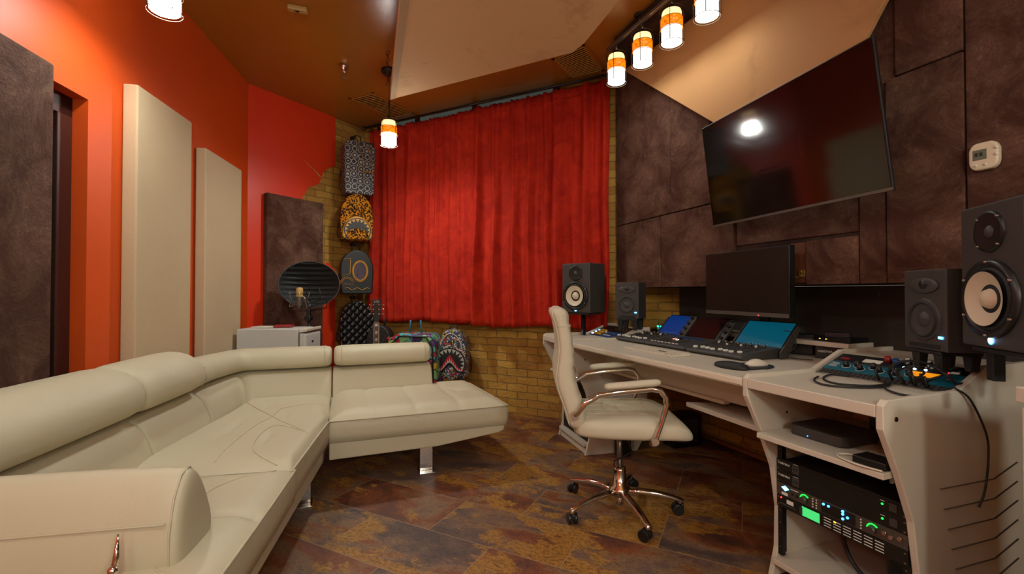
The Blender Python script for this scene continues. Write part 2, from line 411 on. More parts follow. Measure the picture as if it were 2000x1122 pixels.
    def build(s, name, parent=None, bevel=0, seg=2, sub=0, solid=0, fixn=True, kind=None, bang=30):
        if fixn: bmesh.ops.recalc_face_normals(s.bm, faces=s.bm.faces)
        me = bpy.data.meshes.new(name); s.bm.to_mesh(me); s.bm.free()
        for m in s.mats: me.materials.append(m)
        o = bpy.data.objects.new(name, me); COL.objects.link(o)
        if parent is not None: o.parent = parent
        else: o.location = s.off
        if kind: o['kind'] = kind
        if solid:
            md = o.modifiers.new('solid', 'SOLIDIFY'); md.thickness = solid; md.offset = 0
        if bevel:
            md = o.modifiers.new('bevel', 'BEVEL'); md.width = bevel; md.segments = seg; md.limit_method = 'ANGLE'; md.angle_limit = R(bang); md.harden_normals = False
        if sub:
            md = o.modifiers.new('sub', 'SUBSURF'); md.levels = sub; md.render_levels = sub
        return o
def mk(mat=None, off=(0, 0, 0)):
    b = MB(off)
    if mat: b.use(mat)
    return b
def tag(o, label, cat, group=None, kind=None):
    o['label'] = label; o['category'] = cat
    if group: o['group'] = group
    if kind: o['kind'] = kind
    return o
def thing(name, label, cat, loc=(0, 0, 0), rotz=0, group=None, rot=None):
    o = bpy.data.objects.new(name, None); COL.objects.link(o); o.empty_display_size = .1
    o.location = loc; o.rotation_euler = rot if rot is not None else (0, 0, rotz)
    return tag(o, label, cat, group)
def copy_tree(o, parent=None):
    c = o.copy(); COL.objects.link(c)
    if parent is not None: c.parent = parent
    for ch in list(o.children): copy_tree(ch, c)
    return c
def text(string, size, origin, xdir, ydir, mat, parent, name='lettering', extrude=.0004, align='CENTER', off=(0, 0, 0)):
    cu = bpy.data.curves.new(name, 'FONT'); cu.body = string; cu.size = size; cu.extrude = extrude; cu.align_x = align; cu.align_y = 'CENTER'
    t = bpy.data.objects.new(name+'_curve', cu); COL.objects.link(t)
    bpy.context.view_layer.update()
    me = bpy.data.meshes.new_from_object(t.evaluated_get(bpy.context.evaluated_depsgraph_get()))
    bpy.data.objects.remove(t); bpy.data.curves.remove(cu)
    x = Vector(xdir).normalized(); y = Vector(ydir); y = (y-x*y.dot(x)).normalized(); z = x.cross(y)
    mx = Matrix(((x.x, y.x, z.x), (x.y, y.y, z.y), (x.z, y.z, z.z))).to_4x4(); mx.translation = Vector(origin)-Vector(off)
    me.transform(mx); me.materials.clear(); me.materials.append(M[mat])
    o = bpy.data.objects.new(name, me); COL.objects.link(o); o.parent = parent; return o

# ------------------------------------------------------------------ room measures
CEIL = 2.785
BK0 = (-.0612, 4.058); BKD = (-.8916, .4529)               # back brick wall, running away to the left
C1 = Vector((-1.561, 4.821)); C2 = Vector((-2.182, 3.760)) # corner back/diagonal wall, corner diagonal/left wall
W2D = (C1-C2).normalized()
def lwx(y, off=0): return -2.182+.17*(3.76-y)+off          # left wall
def vwx(y): return .831+.38*(3.607-y)                      # velvet wall on the right
LWD = Vector((-.17, 1)).normalized(); VWD = Vector((-.38, 1)).normalized()
def LW(px, py, off=0): return onplane(px, py, (-2.182, 3.76), LWD, -off)
def VW(px, py, off=0): return onplane(px, py, (.831, 3.607), VWD, off)
def W2(px, py, off=0): return onplane(px, py, C1, W2D, -off)
def BW(px, py, off=0): return onplane(px, py, BK0, BKD, off)
def V3(a, z=0): return Vector((a[0], a[1], z))
# ------------------------------------------------------------------ the room shell
fb = mk('slate_tile'); fang = atan2(BKD[1], BKD[0])
A = [(-3.2, -2.6), (3.4, -2.6), (3.4, 5.4), (-3.2, 5.4)]
fu = [((x-.31)*cos(fang)+(y+.05)*sin(fang), -(x-.31)*sin(fang)+(y+.05)*cos(fang)) for x, y in A]
fb.prism([V3(p, 0) for p in A], (0, 0, -.08), fu); fb.build('floor', kind='structure')
cb = mk('ceiling_paint'); cb.prism([V3(p, CEIL) for p in A], (0, 0, .08)); cb.build('ceiling', kind='structure')

def wallbox(name, mat, p, q, z0, z1, th, side):   # vertical wall from p to q; th goes to the left of p->q when side=+1
    p = Vector(p); q = Vector(q); d = (q-p).normalized(); n = Vector((-d.y, d.x))*side*th; L = (q-p).length
    b = mk(mat); b.prism([V3(p, z0), V3(q, z0), V3(q, z1), V3(p, z1)], V3(n, 0), [(0, z0), (L, z0), (L, z1), (0, z1)])
    return b
# left wall with the door opening
DY0, DY1, DZ = .95, 2.014, 1.911
b = wallbox('x', 'orange_paint', (lwx(DY1), DY1), C2, 0, CEIL, .12, 1)
for (y0, y1, z0) in ((-2.0, DY0, 0), (DY0, DY1, DZ)):
    p = Vector((lwx(y0), y0)); q = Vector((lwx(y1), y1)); n = Vector((-LWD.y, LWD.x))*.12
    b.prism([V3(p, z0), V3(q, z0), V3(q, CEIL), V3(p, CEIL)], V3(n, 0))
b.build('wall_left', kind='structure')
# door: dark timber frame with glass
off = .105
dn = Vector((-LWD.y, LWD.x, 0))
def lp(y, z, o): return Vector((lwx(y), y, z))+dn*o
dr = bpy.data.objects.new('door_1', None); COL.objects.link(dr); dr['kind'] = 'structure'
b = mk('dark_wood')
for (y0, y1, z0, z1) in ((DY1-.08, DY1, 0, DZ), (DY0, DY0+.1, 0, DZ), (DY0, DY1, DZ-.09, DZ)):
    b.prism([lp(y0, z0, .06), lp(y1, z0, .06), lp(y1, z1, .06), lp(y0, z1, .06)], dn*.1)
b.build('door_frame', dr, .003)
b = mk('glass_green'); b.prism([lp(DY0+.1, 0, .12), lp(DY1-.08, 0, .12), lp(DY1-.08, DZ-.09, .12), lp(DY0+.1, DZ-.09, .12)], dn*.012); b.build('glass_pane', dr)

# diagonal wall: brick, with red plaster broken away
b = wallbox('x', 'ochre_brick', C2-W2D*.05, C1+W2D*.12, 0, CEIL, .12, 1); b.build('wall_diagonal', kind='structure')
b = mk('red_paint')
out = [(484, 163), (655, 229), (655.5, 325), (641, 328), (632, 337), (627, 349), (623, 359), (611, 363), (601, 367), (597, 377), (589, 386), (600, 400), (610, 440), (618, 478), (624, 483), (627, 498), (629, 508), (634, 517), (641, 513), (648, 521), (654, 527), (655, 900)]
pts = [W2(x, y, .018) for x, y in out]; pts[0].z = pts[1].z = CEIL; pts[-1].z = 0
pts.append(V3(C2+Vector((.002, -.02)), 0)); pts[0] = V3(C2+Vector((.002, -.02)), CEIL)
b.prism(pts, V3((-.863*.017, .505*.017), 0)); b.build('trim_1', kind='structure')
b = mk('ochre_brick')
crk = [(593, 311), (600, 319), (607, 326), (613, 331), (619, 338), (626, 346)]
for i in range(5): b.tube([W2(*crk[i], .019), W2(*crk[i+1], .019)], .002+.0012*i, 6)
b.build('plaster_crack', kind='structure')

# back wall, brick, with the window behind the curtain
L0 = Vector(BK0)+Vector(BKD)*(-2.0); 
b = wallbox('x', 'ochre_brick', L0, C1+Vector(BKD)*.1, 0, CEIL, .12, -1); b.build('wall_back', kind='structure')
bd = Vector((BKD[0], BKD[1], 0)); bn = Vector((-.4529, -.8916, 0))
def bp(t, z, o=0): return Vector((BK0[0], BK0[1], 0))+bd*t+bn*o+Vector((0, 0, z))
wn = bpy.data.objects.new('window_1', None); COL.objects.link(wn); wn['kind'] = 'structure'
b = mk('window_glass_dim'); b.prism([bp(1.45, 1.2, .012), bp(-.5, 1.2, .012), bp(-.5, CEIL-.004, .012), bp(1.45, CEIL-.004, .012)], bn*.01); b.build('window_pane', wn)
b = mk('dark_wood')
for t in (1.45, .96, .3, -.5): b.box(bp(t, 2.0, .02), (.05, .04, 1.56), atan2(BKD[1], BKD[0]))
b.build('window_frame', wn)
# niche under the velvet wall: brick right wall
NB = Vector((1.37, 3.333))
b = wallbox('x', 'ochre_brick', NB, NB+Vector((.38, -1))*2.4, 0, 1.087, .1, 1); b.build('wall_niche', kind='structure')
# velvet-clad upper wall
b = mk('dark_velvet')
P = [Vector((vwx(y), y)) for y in (3.60, .9)]; q = Vector((.9, .35))*.62
b.prism([V3(P[0], 1.09), V3(P[1], 1.09), V3(P[1]+q, 1.09), V3(P[0]+Vector((.55, -.27)), 1.09)], (0, 0, CEIL-1.09))
b.build('wall_right', kind='structure')
b = wallbox('x', 'dark_velvet', (vwx(.9), .9), (vwx(-2), -2), 0, CEIL, .12, 1)
b.build('wall_right_near', kind='structure')
b = mk('niche_black'); b.prism([V3(P[1], 0), V3(P[1]+Vector((.9, .35))*.95, 0), V3(P[1]+Vector((.9, .35))*.95, 1.09), V3(P[1], 1.09)], (0, -.05, 0)); b.build('wall_niche_end', kind='structure')
b = mk('rear_paint'); b.b2((-3.2, -2.1, 0), (3.4, -2.0, CEIL)); b.build('wall_rear', kind='structure')
b = mk('orange_wood'); b.tube([V3(NB+Vector((.38, -1))*x+Vector((-.02, -.01)), .03) for x in (0, 2.3)], .02, 4); b.build('baseboard_right', kind='structure')

# ------------------------------------------------------------------ velvet panels on the right wall
def vpanel(px0, px1, z0, z1, th, label, y_end=None):
    a = VW(px0, 500); c = VW(px1, 500) if y_end is None else Vector((vwx(y_end), y_end, 0))
    g = .003; d = (Vector((c.x-a.x, c.y-a.y))).normalized()
    a2 = Vector((a.x, a.y))+d*g; c2 = Vector((c.x, c.y))-d*g; n = Vector((-VWD.y, VWD.x))*th
    base = V3(a2, z0); b = mk('brown_velvet', base)
    b.prism([V3(a2, z0+g), V3(c2, z0+g), V3(c2, z1-g), V3(a2, z1-g)], V3(n, 0))
    return tag(b.build('velvet_wall_panel', None, .004), label, 'acoustic panel', None)
zt = CEIL-.003; zA = VW(1330, 414).z
vpanel(1208, 1296, 1.087, zA, .022, 'tall brown velvet wall panel lowest beside the brick strip, left of the monitor')
vpanel(1208, 1316, zA, zt, .022, 'brown crushed velvet wall panel high beside the brick strip and curtain')
zB = VW(1440, 478).z
vpanel(1296, 1440, 1.087, zA, .024, 'brown velvet wall panel directly behind the left half of the monitor')
vpanel(1316, 1395, zA, zt, .026, 'brown velvet wall panel between the brick side strip and the television edge')
vpanel(1395, 1560, zA, zt, .015, 'brown velvet wall panel hidden mostly behind the left half of the television')
vpanel(1440, 1683, VW(1500, 475).z, zA, .010, 'narrow horizontal brown velvet strip under the television')
vpanel(1576, 1683, 1.087, VW(1600, 468).z, .014, 'small brown velvet panel right of the wood niche under the television')
vpanel(1683, 1738, 1.087, zA, .018, 'narrow brown velvet panel under the right corner of the television')
vpanel(1560, 1757, zA, zt, .012, 'brown velvet panel behind the right half of the television')
vpanel(1738, 1895, 1.087, 1.9, .024, 'brown velvet panel between television and thermostat')
vpanel(1757, 1895, 1.9, zt, .024, 'brown velvet panel high to the right of the television')
vpanel(1895, 2000, 1.087, zt, .022, 'brown velvet panel at the right edge carrying the thermostat', 1.0)
# little wood-lined hatch with a brass hasp
p = VW(1546, 545); q = VW(1576, 545)
b = mk('hatch_wood', p); zz = VW(1560, 475).z
n2 = Vector((-VWD.y, VWD.x, 0))
b.prism([V3(p, 1.10)+n2*.001, V3(q, 1.10)+n2*.001, V3(q, zz)+n2*.001, V3(p, zz)+n2*.001], n2*.006)
tag(b.build('hatch_board', None, .001), 'dark orange wooden board showing in the gap right of the monitor', 'board')
b = mk('brass', p)
c = VW(1570, 535)+n2*.012; b.box(c, (.03, .008, .035), atan2(VWD.y, VWD.x)); b.box(VW(1554, 542)+n2*.010, (.045, .005, .012), atan2(VWD.y, VWD.x))
for dz in (-.01, .01): b.ball(c+n2*.006+Vector((0, 0, dz)), .004)
tag(b.build('brass_latch', None, .001), 'small brass latch in the wooden gap right of the monitor', 'latch')

# dark velvet board on the ceiling along the right wall
b = mk('dark_velvet', G(1200, 72, CEIL))
a = G(1190, 133, CEIL); c = G(1201, 72, CEIL); e = c+Vector((.38, -1, 0))*2.0
pts = [a, c, e, Vector((vwx(e.y)-.02, e.y, CEIL)), Vector((vwx(3.50)-.03, 3.50, CEIL))]
b.prism([V3(p, CEIL-.03) for p in pts], (0, 0, .028)); tag(b.build('ceiling_velvet_board', None, .004), 'dark brown velvet board on the ceiling above the row of lamps', 'acoustic panel')

# ------------------------------------------------------------------ hanging clouds
def chain(b, p, q, n):
    p = Vector(p); q = Vector(q); d = (q-p)/n
    for i in range(n):
        c = p+d*(i+.5); b.ring(c, d.length*.62, .0022, (1, 0, 0) if i % 2 else (0, 1, 0), 12, 1 if i % 2 == 0 else .6, .6 if i % 2 == 0 else 1)
cz = 2.51
c0 = G(762, 195, cz); c1 = G(1118, 103, cz); c2_ = G(1142, 84, cz); dv = Vector((.31, -1, 0))
c3 = c2_+Vector((.29, -1, 0))*1.9; c4 = c0+dv*2.65
root = thing('ceiling_cloud', 'large beige hanging ceiling cloud board above the middle of the room', 'acoustic cloud', c0)
b = mk('cloud_board', c0); b.prism([c0, c1, c2_, c3, c4], (0, 0, .03)); b.build('board', root, .003)
b = mk('beige_fabric', c0)
b.prism([c0+Vector((0, 0, .031)), c0+Vector((.05, -.03, .031)), c4+Vector((.05, 0, .031)), c4+Vector((0, 0, .031))], (0, 0, .05)); b.build('edge_batten', root, .003)
b = mk('beige_fabric', c0); b.prism([c0+Vector((.004, -.01, -.006)), c0+Vector((.05, -.035, -.006)), c4+Vector((.05, 0, -.006)), c4+Vector((.004, 0, -.006))], (0, 0, .006)); b.build('edge_tape', root, .001)
b = mk('bronze', c0)
for pp in (c0+Vector((.03, -.18, .03)), c1+Vector((-.1, -.1, .03)), c3+Vector((-.1, .3, .03)), c4+Vector((.1, .3, .03))): chain(b, pp, V3(pp, CEIL-.001), 9)
b.build('chain', root)
TA = Vector((.85, 3.357, 2.70)); TC = VW(1576, 337); TC = TC+n2*.045; TF = Vector((vwx(1.466)-.05, 1.466, 2.70))
root = thing('wall_cloud', 'large tan triangular cloud board leaning along the wall behind the television', 'acoustic cloud', TA)
nn = (TC-TA).cross(TF-TA).normalized(); nn = nn if nn.x < 0 else -nn
b = mk('tan_board', TA); b.prism([TA, TC, TF], nn*.025); b.build('board', root, .003)
b = mk('bronze', TA)
for f in (.12, .8): chain(b, TA.lerp(TF, f)+nn*.012, V3(TA.lerp(TF, f)+nn*.012, CEIL-.035), 3)
b.build('chain', root)

# ------------------------------------------------------------------ ceiling fittings
def vent(pxs, name, label, n=17):
    P = [G(x, y, CEIL) for x, y in pxs]   # quad, slats run P0->P1
    root = thing(name, label, 'ceiling vent', V3((P[0]+P[2])/2, CEIL))
    o_ = root.location; b = mk('vent_dark', o_); b.prism([p+Vector((0, 0, -.004)) for p in P], (0, 0, .003)); b.build('backing', root)
    b = mk('ceiling_paint', o_)
    for i in range(4):
        p = P[i]; q = P[(i+1) % 4]; d = (q-p).normalized(); m_ = Vector((-d.y, d.x, 0))
        b.prism([p-d*.02-m_*.02-Vector((0, 0, .008)), q+d*.02-m_*.02-Vector((0, 0, .008)), q+d*.02+m_*.004-Vector((0, 0, .008)), p-d*.02+m_*.004-Vector((0, 0, .008))], (0, 0, .007))
    b.build('frame', root)
    for i in range(n):
        f = (i+.5)/n; a = P[0].lerp(P[3], f); c = P[1].lerp(P[2], f)
        b = mk('vent_slat', o_); d = (P[3]-P[0]).normalized()*.0085
        b.hexa([a-d+Vector((0, 0, -.012)), c-d+Vector((0, 0, -.012)), c+Vector((0, 0, -.012)), a+Vector((0, 0, -.012)), a+Vector((0, 0, -.005)), c+Vector((0, 0, -.005)), c+d+Vector((0, 0, -.005)), a+d+Vector((0, 0, -.005))])
        b.build('slat', root)
vent([(686, 191), (728, 180.5), (804, 220), (766, 229)], 'ceiling_vent', 'ochre slatted ceiling vent beside the hanging pendant above the curtain', 18)
vent([(1083, 114), (1139, 88), (1175, 136), (1117, 150)], 'ceiling_vent', 'brown slatted ceiling vent near the row of lamps above curtain top right', 16)
p = G(672, 127, CEIL); root = thing('fire_sprinkler', 'chrome fire sprinkler head hanging from the brown ceiling', 'sprinkler', p)
b = mk('chrome'); b.lathe([(0, 0), (.034, -.002), (.03, -.02), (.017, -.045), (.012, -.06), (0, -.06)], 20); b.build('cup', root)
b = mk('steel'); 
for s_ in (-1, 1): b.tube([(s_*.006, 0, -.06), (s_*.014, 0, -.075), (s_*.012, 0, -.09), (0, 0, -.1)], .002, 6)
b.lathe([(0, -.1), (.013, -.1), (.013, -.104), (0, -.104)], 12); b.build('deflector', root)
p = G(581, 13, CEIL); root = thing('motion_sensor', 'small cream sensor box fixed to the brown ceiling', 'sensor', p, .35)
b = mk('cream_box'); b.prism([(-.055, -.02, -.03), (.055, -.02, -.03), (.055, .02, -.03), (-.055, .02, -.03)], (0, 0, .03)); b.build('case', root, .008)
b = mk('black_plastic'); b.prism([(-.02, -.006, -.0315), (.015, -.012, -.0315), (0, .012, -.0315)], (0, 0, .001)); b.build('lens', root)

# ------------------------------------------------------------------ pendants
def shade(parent=None, soft=''):
    holder = mk('bronze')
    for z in (0, -.193): holder.ring((0, 0, z), .066, .0017, n=28)
    holder.ring((0, 0, -.115), .066, .0013, n=28); holder.ring((0, 0, -.055), .066, .0013)
    for k in range(4):
        a = pi/4+k*pi/2+.3; holder.tube([(cos(a)*.066, sin(a)*.066, 0), (cos(a)*.066, sin(a)*.066, -.193)], .0019, 5)
    holder.lathe([(0, .03), (.012, .03), (.012, 0), (.05, -.004), (.05, -.008), (0, -.008)], 20)
    h = holder.build('cage', parent)
    b = mk('lamp_top'); b.lathe([(.050, -.008), (.054, -.02), (.055, -.065)], 28); b.build('glass_top', h)
    b = mk('lamp_white'+soft); b.lathe([(.055, -.065), (.056, -.186)], 28); b.build('glass_cylinder', h)
    b = mk('lamp_bulb'+soft); b.lathe([(0, -.178), (.048, -.179), (.055, -.186)], 28); b.build('bulb_disc', h)
    b = mk('lamp_up'+soft); b.lathe([(.014, -.002), (.045, -.0035)], 28); b.build('bulb_top', h)
    b = mk('amber_glass'); b.lathe([(.060, -.052), (.0605, -.108), (.0598, -.108), (.0595, -.052)], 28); b.build('amber_band', h)
    return h
def pendant(x, y, ztop, label, soft=''):
    root = thing('pendant_lamp', label, 'pendant lamp', (x, y, CEIL))
    b = mk('black_plastic'); b.lathe([(0, 0), (.06, 0), (.06, -.022), (.052, -.03), (0, -.03)], 28); b.build('canopy', root)
    b = mk('bronze'); b.tube([(0, 0, -.03), (0, 0, ztop-CEIL+.05)], .0022, 6); b.tube([(0, 0, ztop-CEIL+.16), (0, 0, ztop-CEIL+.02)], .006, 8); b.build('rod', root)
    h = shade(root, soft); h.location = (0, 0, ztop-CEIL); return root
pp = G(757, 137, CEIL); pendant(pp.x+.012, pp.y, 2.39, 'pendant lamp with amber band hanging alone in front of the red curtain', '_strong')
pendant(-1.50, 1.95, 2.455, 'pendant lamp with amber band at top left by the orange wall')
def track(pts, bar, label, rods, soft=''):
    root = thing('track_light', label, 'track light', (bar[0][0], bar[0][1], CEIL))
    o_ = root.location
    b = mk('steel', o_); a = Vector(bar[0]); c = Vector(bar[1]); d = (c-a).normalized(); m_ = Vector((-d.y, d.x, 0))
    b.prism([a-m_*.011, a+m_*.011, c+m_*.011, c-m_*.011], (0, 0, .022)); b.build('bar', root, .002)
    b = mk('bronze', o_)
    for f in rods:
        p = a.lerp(c, f); b.tube([p+Vector((0, 0, .02)), V3(p, CEIL-.001)], .005, 8)
    b.build('rod', root)
    b = mk('black_plastic', o_)
    for f in rods:
        p = a.lerp(c, f); b.lathe([(0, CEIL-.001), (.03, CEIL-.001), (.03, CEIL-.008), (0, CEIL-.008)], 16, V3(p, 0))
    b.build('canopy', root)
    for p in pts:
        h = shade(root, soft); h.location = Vector(p)-o_
        b = mk('steel'); b.tube([(0, 0, .025), (0, 0, a.z-p[2]+.002)], .009, 8); b.build('socket', h)
    return root
zt_ = 2.655
Lp = [(.702, 3.04, zt_), (.808, 2.80, zt_), (.905, 2.56, zt_), (1.0, 2.315, zt_)]
track(Lp, [(.66, 3.12, zt_+.062), (1.055, 2.17, zt_+.062)], 'track light with four amber banded lamps along the right wall ceiling', (.33, .9), '_soft')
# track and door pendant out of view; the other lamps are added fill lights
track([(-.55+.3*i, -.9-.02*i, 2.5) for i in range(4)], [(-.62, -.9, 2.57), (.42, -.96, 2.57)], 'track light with four lamps behind the viewpoint', (.2, .8), '_soft')
pendant(-1.35, .75, 2.46, 'pendant lamp beside the glass door, out of view on the left', '_soft')
pendant(.9, .35, 2.5, 'added fill pendant above the right side of the viewpoint, out of view', '_soft')  # unseen pendant, added only to brighten the room
pendant(-.45, .45, 2.36, 'added fill pendant above and left of the viewpoint, out of view')  # added overhead out of view, lights the hanging board and room
def globe(x, y, z, label, m_='fill_globe_glow'):  # unseen globe on a pole, added behind the camera as frontal fill
    root = thing('fill_globe_lamp', label, 'added fill lamp', (x, y, 0))
    b = mk('black_plastic'); b.lathe([(0, 0), (.14, 0), (.14, .02), (.02, .03), (0, .03)], 28); b.build('base', root)
    b = mk('bronze'); b.tube([(0, 0, .03), (0, 0, z-.11)], .010, 8); b.build('pole', root)
    b = mk(m_); b.ball((0, 0, z), .12, 20); b.build('glass_globe', root)
globe(-.95, -1.45, 1.9, 'added frosted fill globe on a pole behind the viewpoint on the left')
globe(.55, -1.6, 1.75, 'added frosted fill globe on a pole behind the viewpoint in the middle', 'fill_globe_glow_bright')
globe(1.5, -1.2, 1.8, 'added frosted fill globe on a pole behind the viewpoint on the right', 'fill_globe_glow_bright')

# ------------------------------------------------------------------ television and thermostat
TL = PD(1370, 247, 2.52); BL = PD(1393, 445, 2.52); TR = PD(1705, 70, 1.60); BR = PD(1745, 371, 1.60)
BL.z = BR.z = 1.414; TL.z = TR.z = 1.965
ctr = (BL+BR)/2; root = thing('television', 'large black flat television on a wall mount, tilted down', 'television', ctr)
nb_ = (BR-BL).cross(TL-BL).normalized(); nb_ = nb_ if nb_.x < 0 else -nb_
b = mk('black_plastic', ctr); b.prism([BL, BR, TR, TL], -nb_*.013)
c = (BL+BR+TL+TR)/4; xd = (BR-BL).normalized(); yd = (TL-BL).normalized()
b.prism([c-xd*.3-yd*.2-nb_*.013, c+xd*.3-yd*.2-nb_*.013, c+xd*.3+yd*.12-nb_*.013, c-xd*.3+yd*.12-nb_*.013], -nb_*.032); b.build('casing', root, .003)
b = mk('tv_glass', ctr); e_ = .006
b.prism([BL+xd*e_+yd*.012+nb_*.0005, BR-xd*e_+yd*.012+nb_*.0005, TR-xd*e_-yd*e_+nb_*.0005, TL+xd*e_-yd*e_+nb_*.0005], nb_*.0015); b.build('screen', root)
b = mk('tv_bezel', ctr); b.prism([BL+nb_*.0005, BR+nb_*.0005, BR+yd*.011+nb_*.0005, BL+yd*.011+nb_*.0005], nb_*.004); b.build('bottom_bezel', root)
wl = Vector((-VWD.y, VWD.x, 0)); wp = V3((vwx(c.y), c.y), c.z-.02)+wl*.03
b = mk('black_plastic', ctr)
for s_ in (-.15, .15):
    a = c+xd*s_-nb_*.045; q_ = a-wl*((a-wp).dot(wl)) 
    b.cyl(a, q_, .02, n=10)
qa = wp-xd*.25; b.prism([V3(wp-Vector((xd.x, xd.y, 0))*.25, c.z-.12), V3(wp+Vector((xd.x, xd.y, 0))*.25, c.z-.12), V3(wp+Vector((xd.x, xd.y, 0))*.25, c.z+.1), V3(wp-Vector((xd.x, xd.y, 0))*.25, c.z+.1)], -wl*.015)
b.build('wall_bracket', root)
tp = VW(1928, 306, .025); tzr = atan2(-wl.y, -wl.x)
root = thing('thermostat', 'white rounded digital thermostat on the brown velvet wall', 'thermostat', tp, atan2(wl.y, wl.x)+pi/2)
# local: x along the wall (right in picture), -y out of the wall
def rrect(w_, h_, r, n=6, bulge=0):
    P = []
    for cx, cz_, a0 in ((w_/2-r, h_/2-r, 0), (-w_/2+r, h_/2-r, 90), (-w_/2+r, -h_/2+r, 180), (w_/2-r, -h_/2+r, 270)):
        for i in range(n+1):
            a = R(a0+90*i/n); P.append((cx+r*cos(a), cz_+r*sin(a)))
    return P
tw = (VW(1957, 300)-VW(1895, 310)).length*.92; thh = .092
b = mk('thermo_white'); b.prism([(x*tw/.1, 0, z) for x, z in rrect(.1, thh, .03)], (0, -.026, 0)); b.build('case', root, .006, 3)
b = mk('lcd_grey'); b.b2((-.030*tw/.1-.003, -.0275, -.012), (.010, -.0262, .022)); b.build('display', root, .001)
b = mk('black_plastic')
b.b2((-.02, -.0283, 0), (-.012, -.0278, .012)); b.b2((-.008, -.0283, 0), (0, -.0278, .012)); b.build('digits', root)
for x, z, r in ((.034, .020, .0065), (.034, -.002, .0065), (-.018, -.030, .0045), (.006, -.030, .0045)):
    b = mk('white_plastic'); b.lathe([(0, .003), (r*.8, .003), (r, 0)], 14, (x, -.026, z), (0, -1, 0)); b.build('button', root)
bpy.context.view_layer.update()
# ------------------------------------------------------------------ curtains
def cpt(s, z, o): return Vector((BK0[0], BK0[1], 0))+bd*s+bn*o+Vector((0, 0, z))
def tpar(px, off):   # distance along the back wall for a pixel column
    p = BW(px, 500, off); return (p.x-BK0[0]-bn.x*off)/BKD[0]
def curtain(px0, px1, seed, label, n=11, zb=.775, ztop=2.71, off=.13):
    rnd = random.Random(seed); t0 = tpar(px0, off); t1 = tpar(px1, off); L = abs(t1-t0)
    ks = []; x = 0
    while x < L: ks.append(x); x += rnd.uniform(.35, 1.9)*L/n
    amp = [rnd.uniform(.15, 1.0)**1.5 for _ in ks]; ph = [rnd.uniform(-.03, .03) for _ in ks]
    fine = [(rnd.uniform(22, 60), rnd.uniform(0, 6), rnd.uniform(.1, .35)) for _ in range(5)]
    def fn(u, v):
        s = u*L; z = ztop+(zb-ztop)*v
        d = 0
        for k, a, p in zip(ks, amp, ph):
            w_ = .012+.014*a+.014*v
            q = (s-k-p*v)/w_; d += a*math.exp(-q*q)
        for f, p, a in fine: d += .16*a*sin(s*f+p+.6*sin(v*3+p))
        dd = .082*d*(.6+.5*v) + .004*sin(s*150)*max(0, 1-v*9)
        zz = z+.012*sin(s*7+seed)*v + (0.012*abs(sin(s*60)) if v == 0 else 0)
        gather = .012*sin(v*9+s*3)*v
        return cpt(t0+(t1-t0)*(s/L)*(1.0)+gather, zz, off-.06+dd)
    base = cpt(t0+(t1-t0)/2, zb, off); base.z = zb
    b = mk('red_velvet_cloth', base); b.grid(fn, 300, 44); o = b.build('cloth', solid=.004); 
    root = thing('velvet_curtain', label, 'curtain', base); o.parent = root; o.location = (0, 0, 0)
    # header tape with its line of stitching
    b = mk('red_velvet_cloth', base)
    b.tube([fn(i/150, .035)+bn*.006 for i in range(151)], .003, 4); b.build('header_seam', root)
    return root
curtain(716, 903, 3, 'left red velvet curtain, from the backpacks to the middle overlap', 13)
curtain(888, 1188, 8, 'right red velvet curtain, from the middle overlap to the brick strip', 19, .768, 2.70, .17)
a = cpt(tpar(708, .16), 2.735, .15); c = cpt(tpar(1200, .16), 2.735, .15)
root = thing('curtain_rod', 'thin dark curtain rod under the ceiling above the red curtains', 'curtain rod', a)
b = mk('black_plastic', a); b.cyl(a, c, .009, n=12); b.build('rail', root)
b = mk('bronze', a)
for p in (a, c): b.ball(p, .022)
b.build('finial', root)
b = mk('bronze', a)
for f in (.02, .5, .985):
    p = a.lerp(c, f); b.cyl(p, p-bn*.15, .006, n=8); b.box(p-bn*.148, (.03, .004, .05), atan2(BKD[1], BKD[0]))
b.build('bracket', root)

# ------------------------------------------------------------------ panels on the left and diagonal walls
def lpanel(y0, y1, z0, z1, th, mat, label, bev=.012):
    p = Vector((lwx(y0), y0)); q = Vector((lwx(y1), y1)); base = V3(p, z0); b = mk(mat, base)
    i = V3((-dn.x*.003, -dn.y*.003))
    b.prism([V3(p, z0)+i, V3(q, z0)+i, V3(q, z1)+i, V3(p, z1)+i], -dn*th)
    return tag(b.build('acoustic_panel', None, bev, 3), label, 'acoustic panel')
lpanel(LW(235, 400).y, LW(371, 400, .068).y, .25, 2.085, .068, 'beige_fabric', 'tall beige acoustic panel on the orange wall, nearer the door', .008)
lpanel(LW(380, 400).y, LW(470, 400, .062).y, .25, 1.99, .062, 'beige_fabric', 'shorter beige acoustic panel on the red wall, nearer the corner', .008)
lpanel(1.02, LW(99, 300, .075).y, .10, 1.932, .075, 'brown_velvet', 'dark brown velvet panel covering part of the glass door at far left')
e0 = C1-W2D*1.117; e1 = C1-W2D*.566; base = V3(e0, .45); b = mk('brown_velvet', base)
wn2 = Vector((.863, -.505, 0))
b.prism([V3(e0, .45)+wn2*.021, V3(e1, .45)+wn2*.021, V3(e1, 1.90)+wn2*.021, V3(e0, 1.90)+wn2*.021], wn2*.055)
tag(b.build('acoustic_panel', None, .01, 3), 'dark brown velvet acoustic panel behind the microphone', 'acoustic panel')

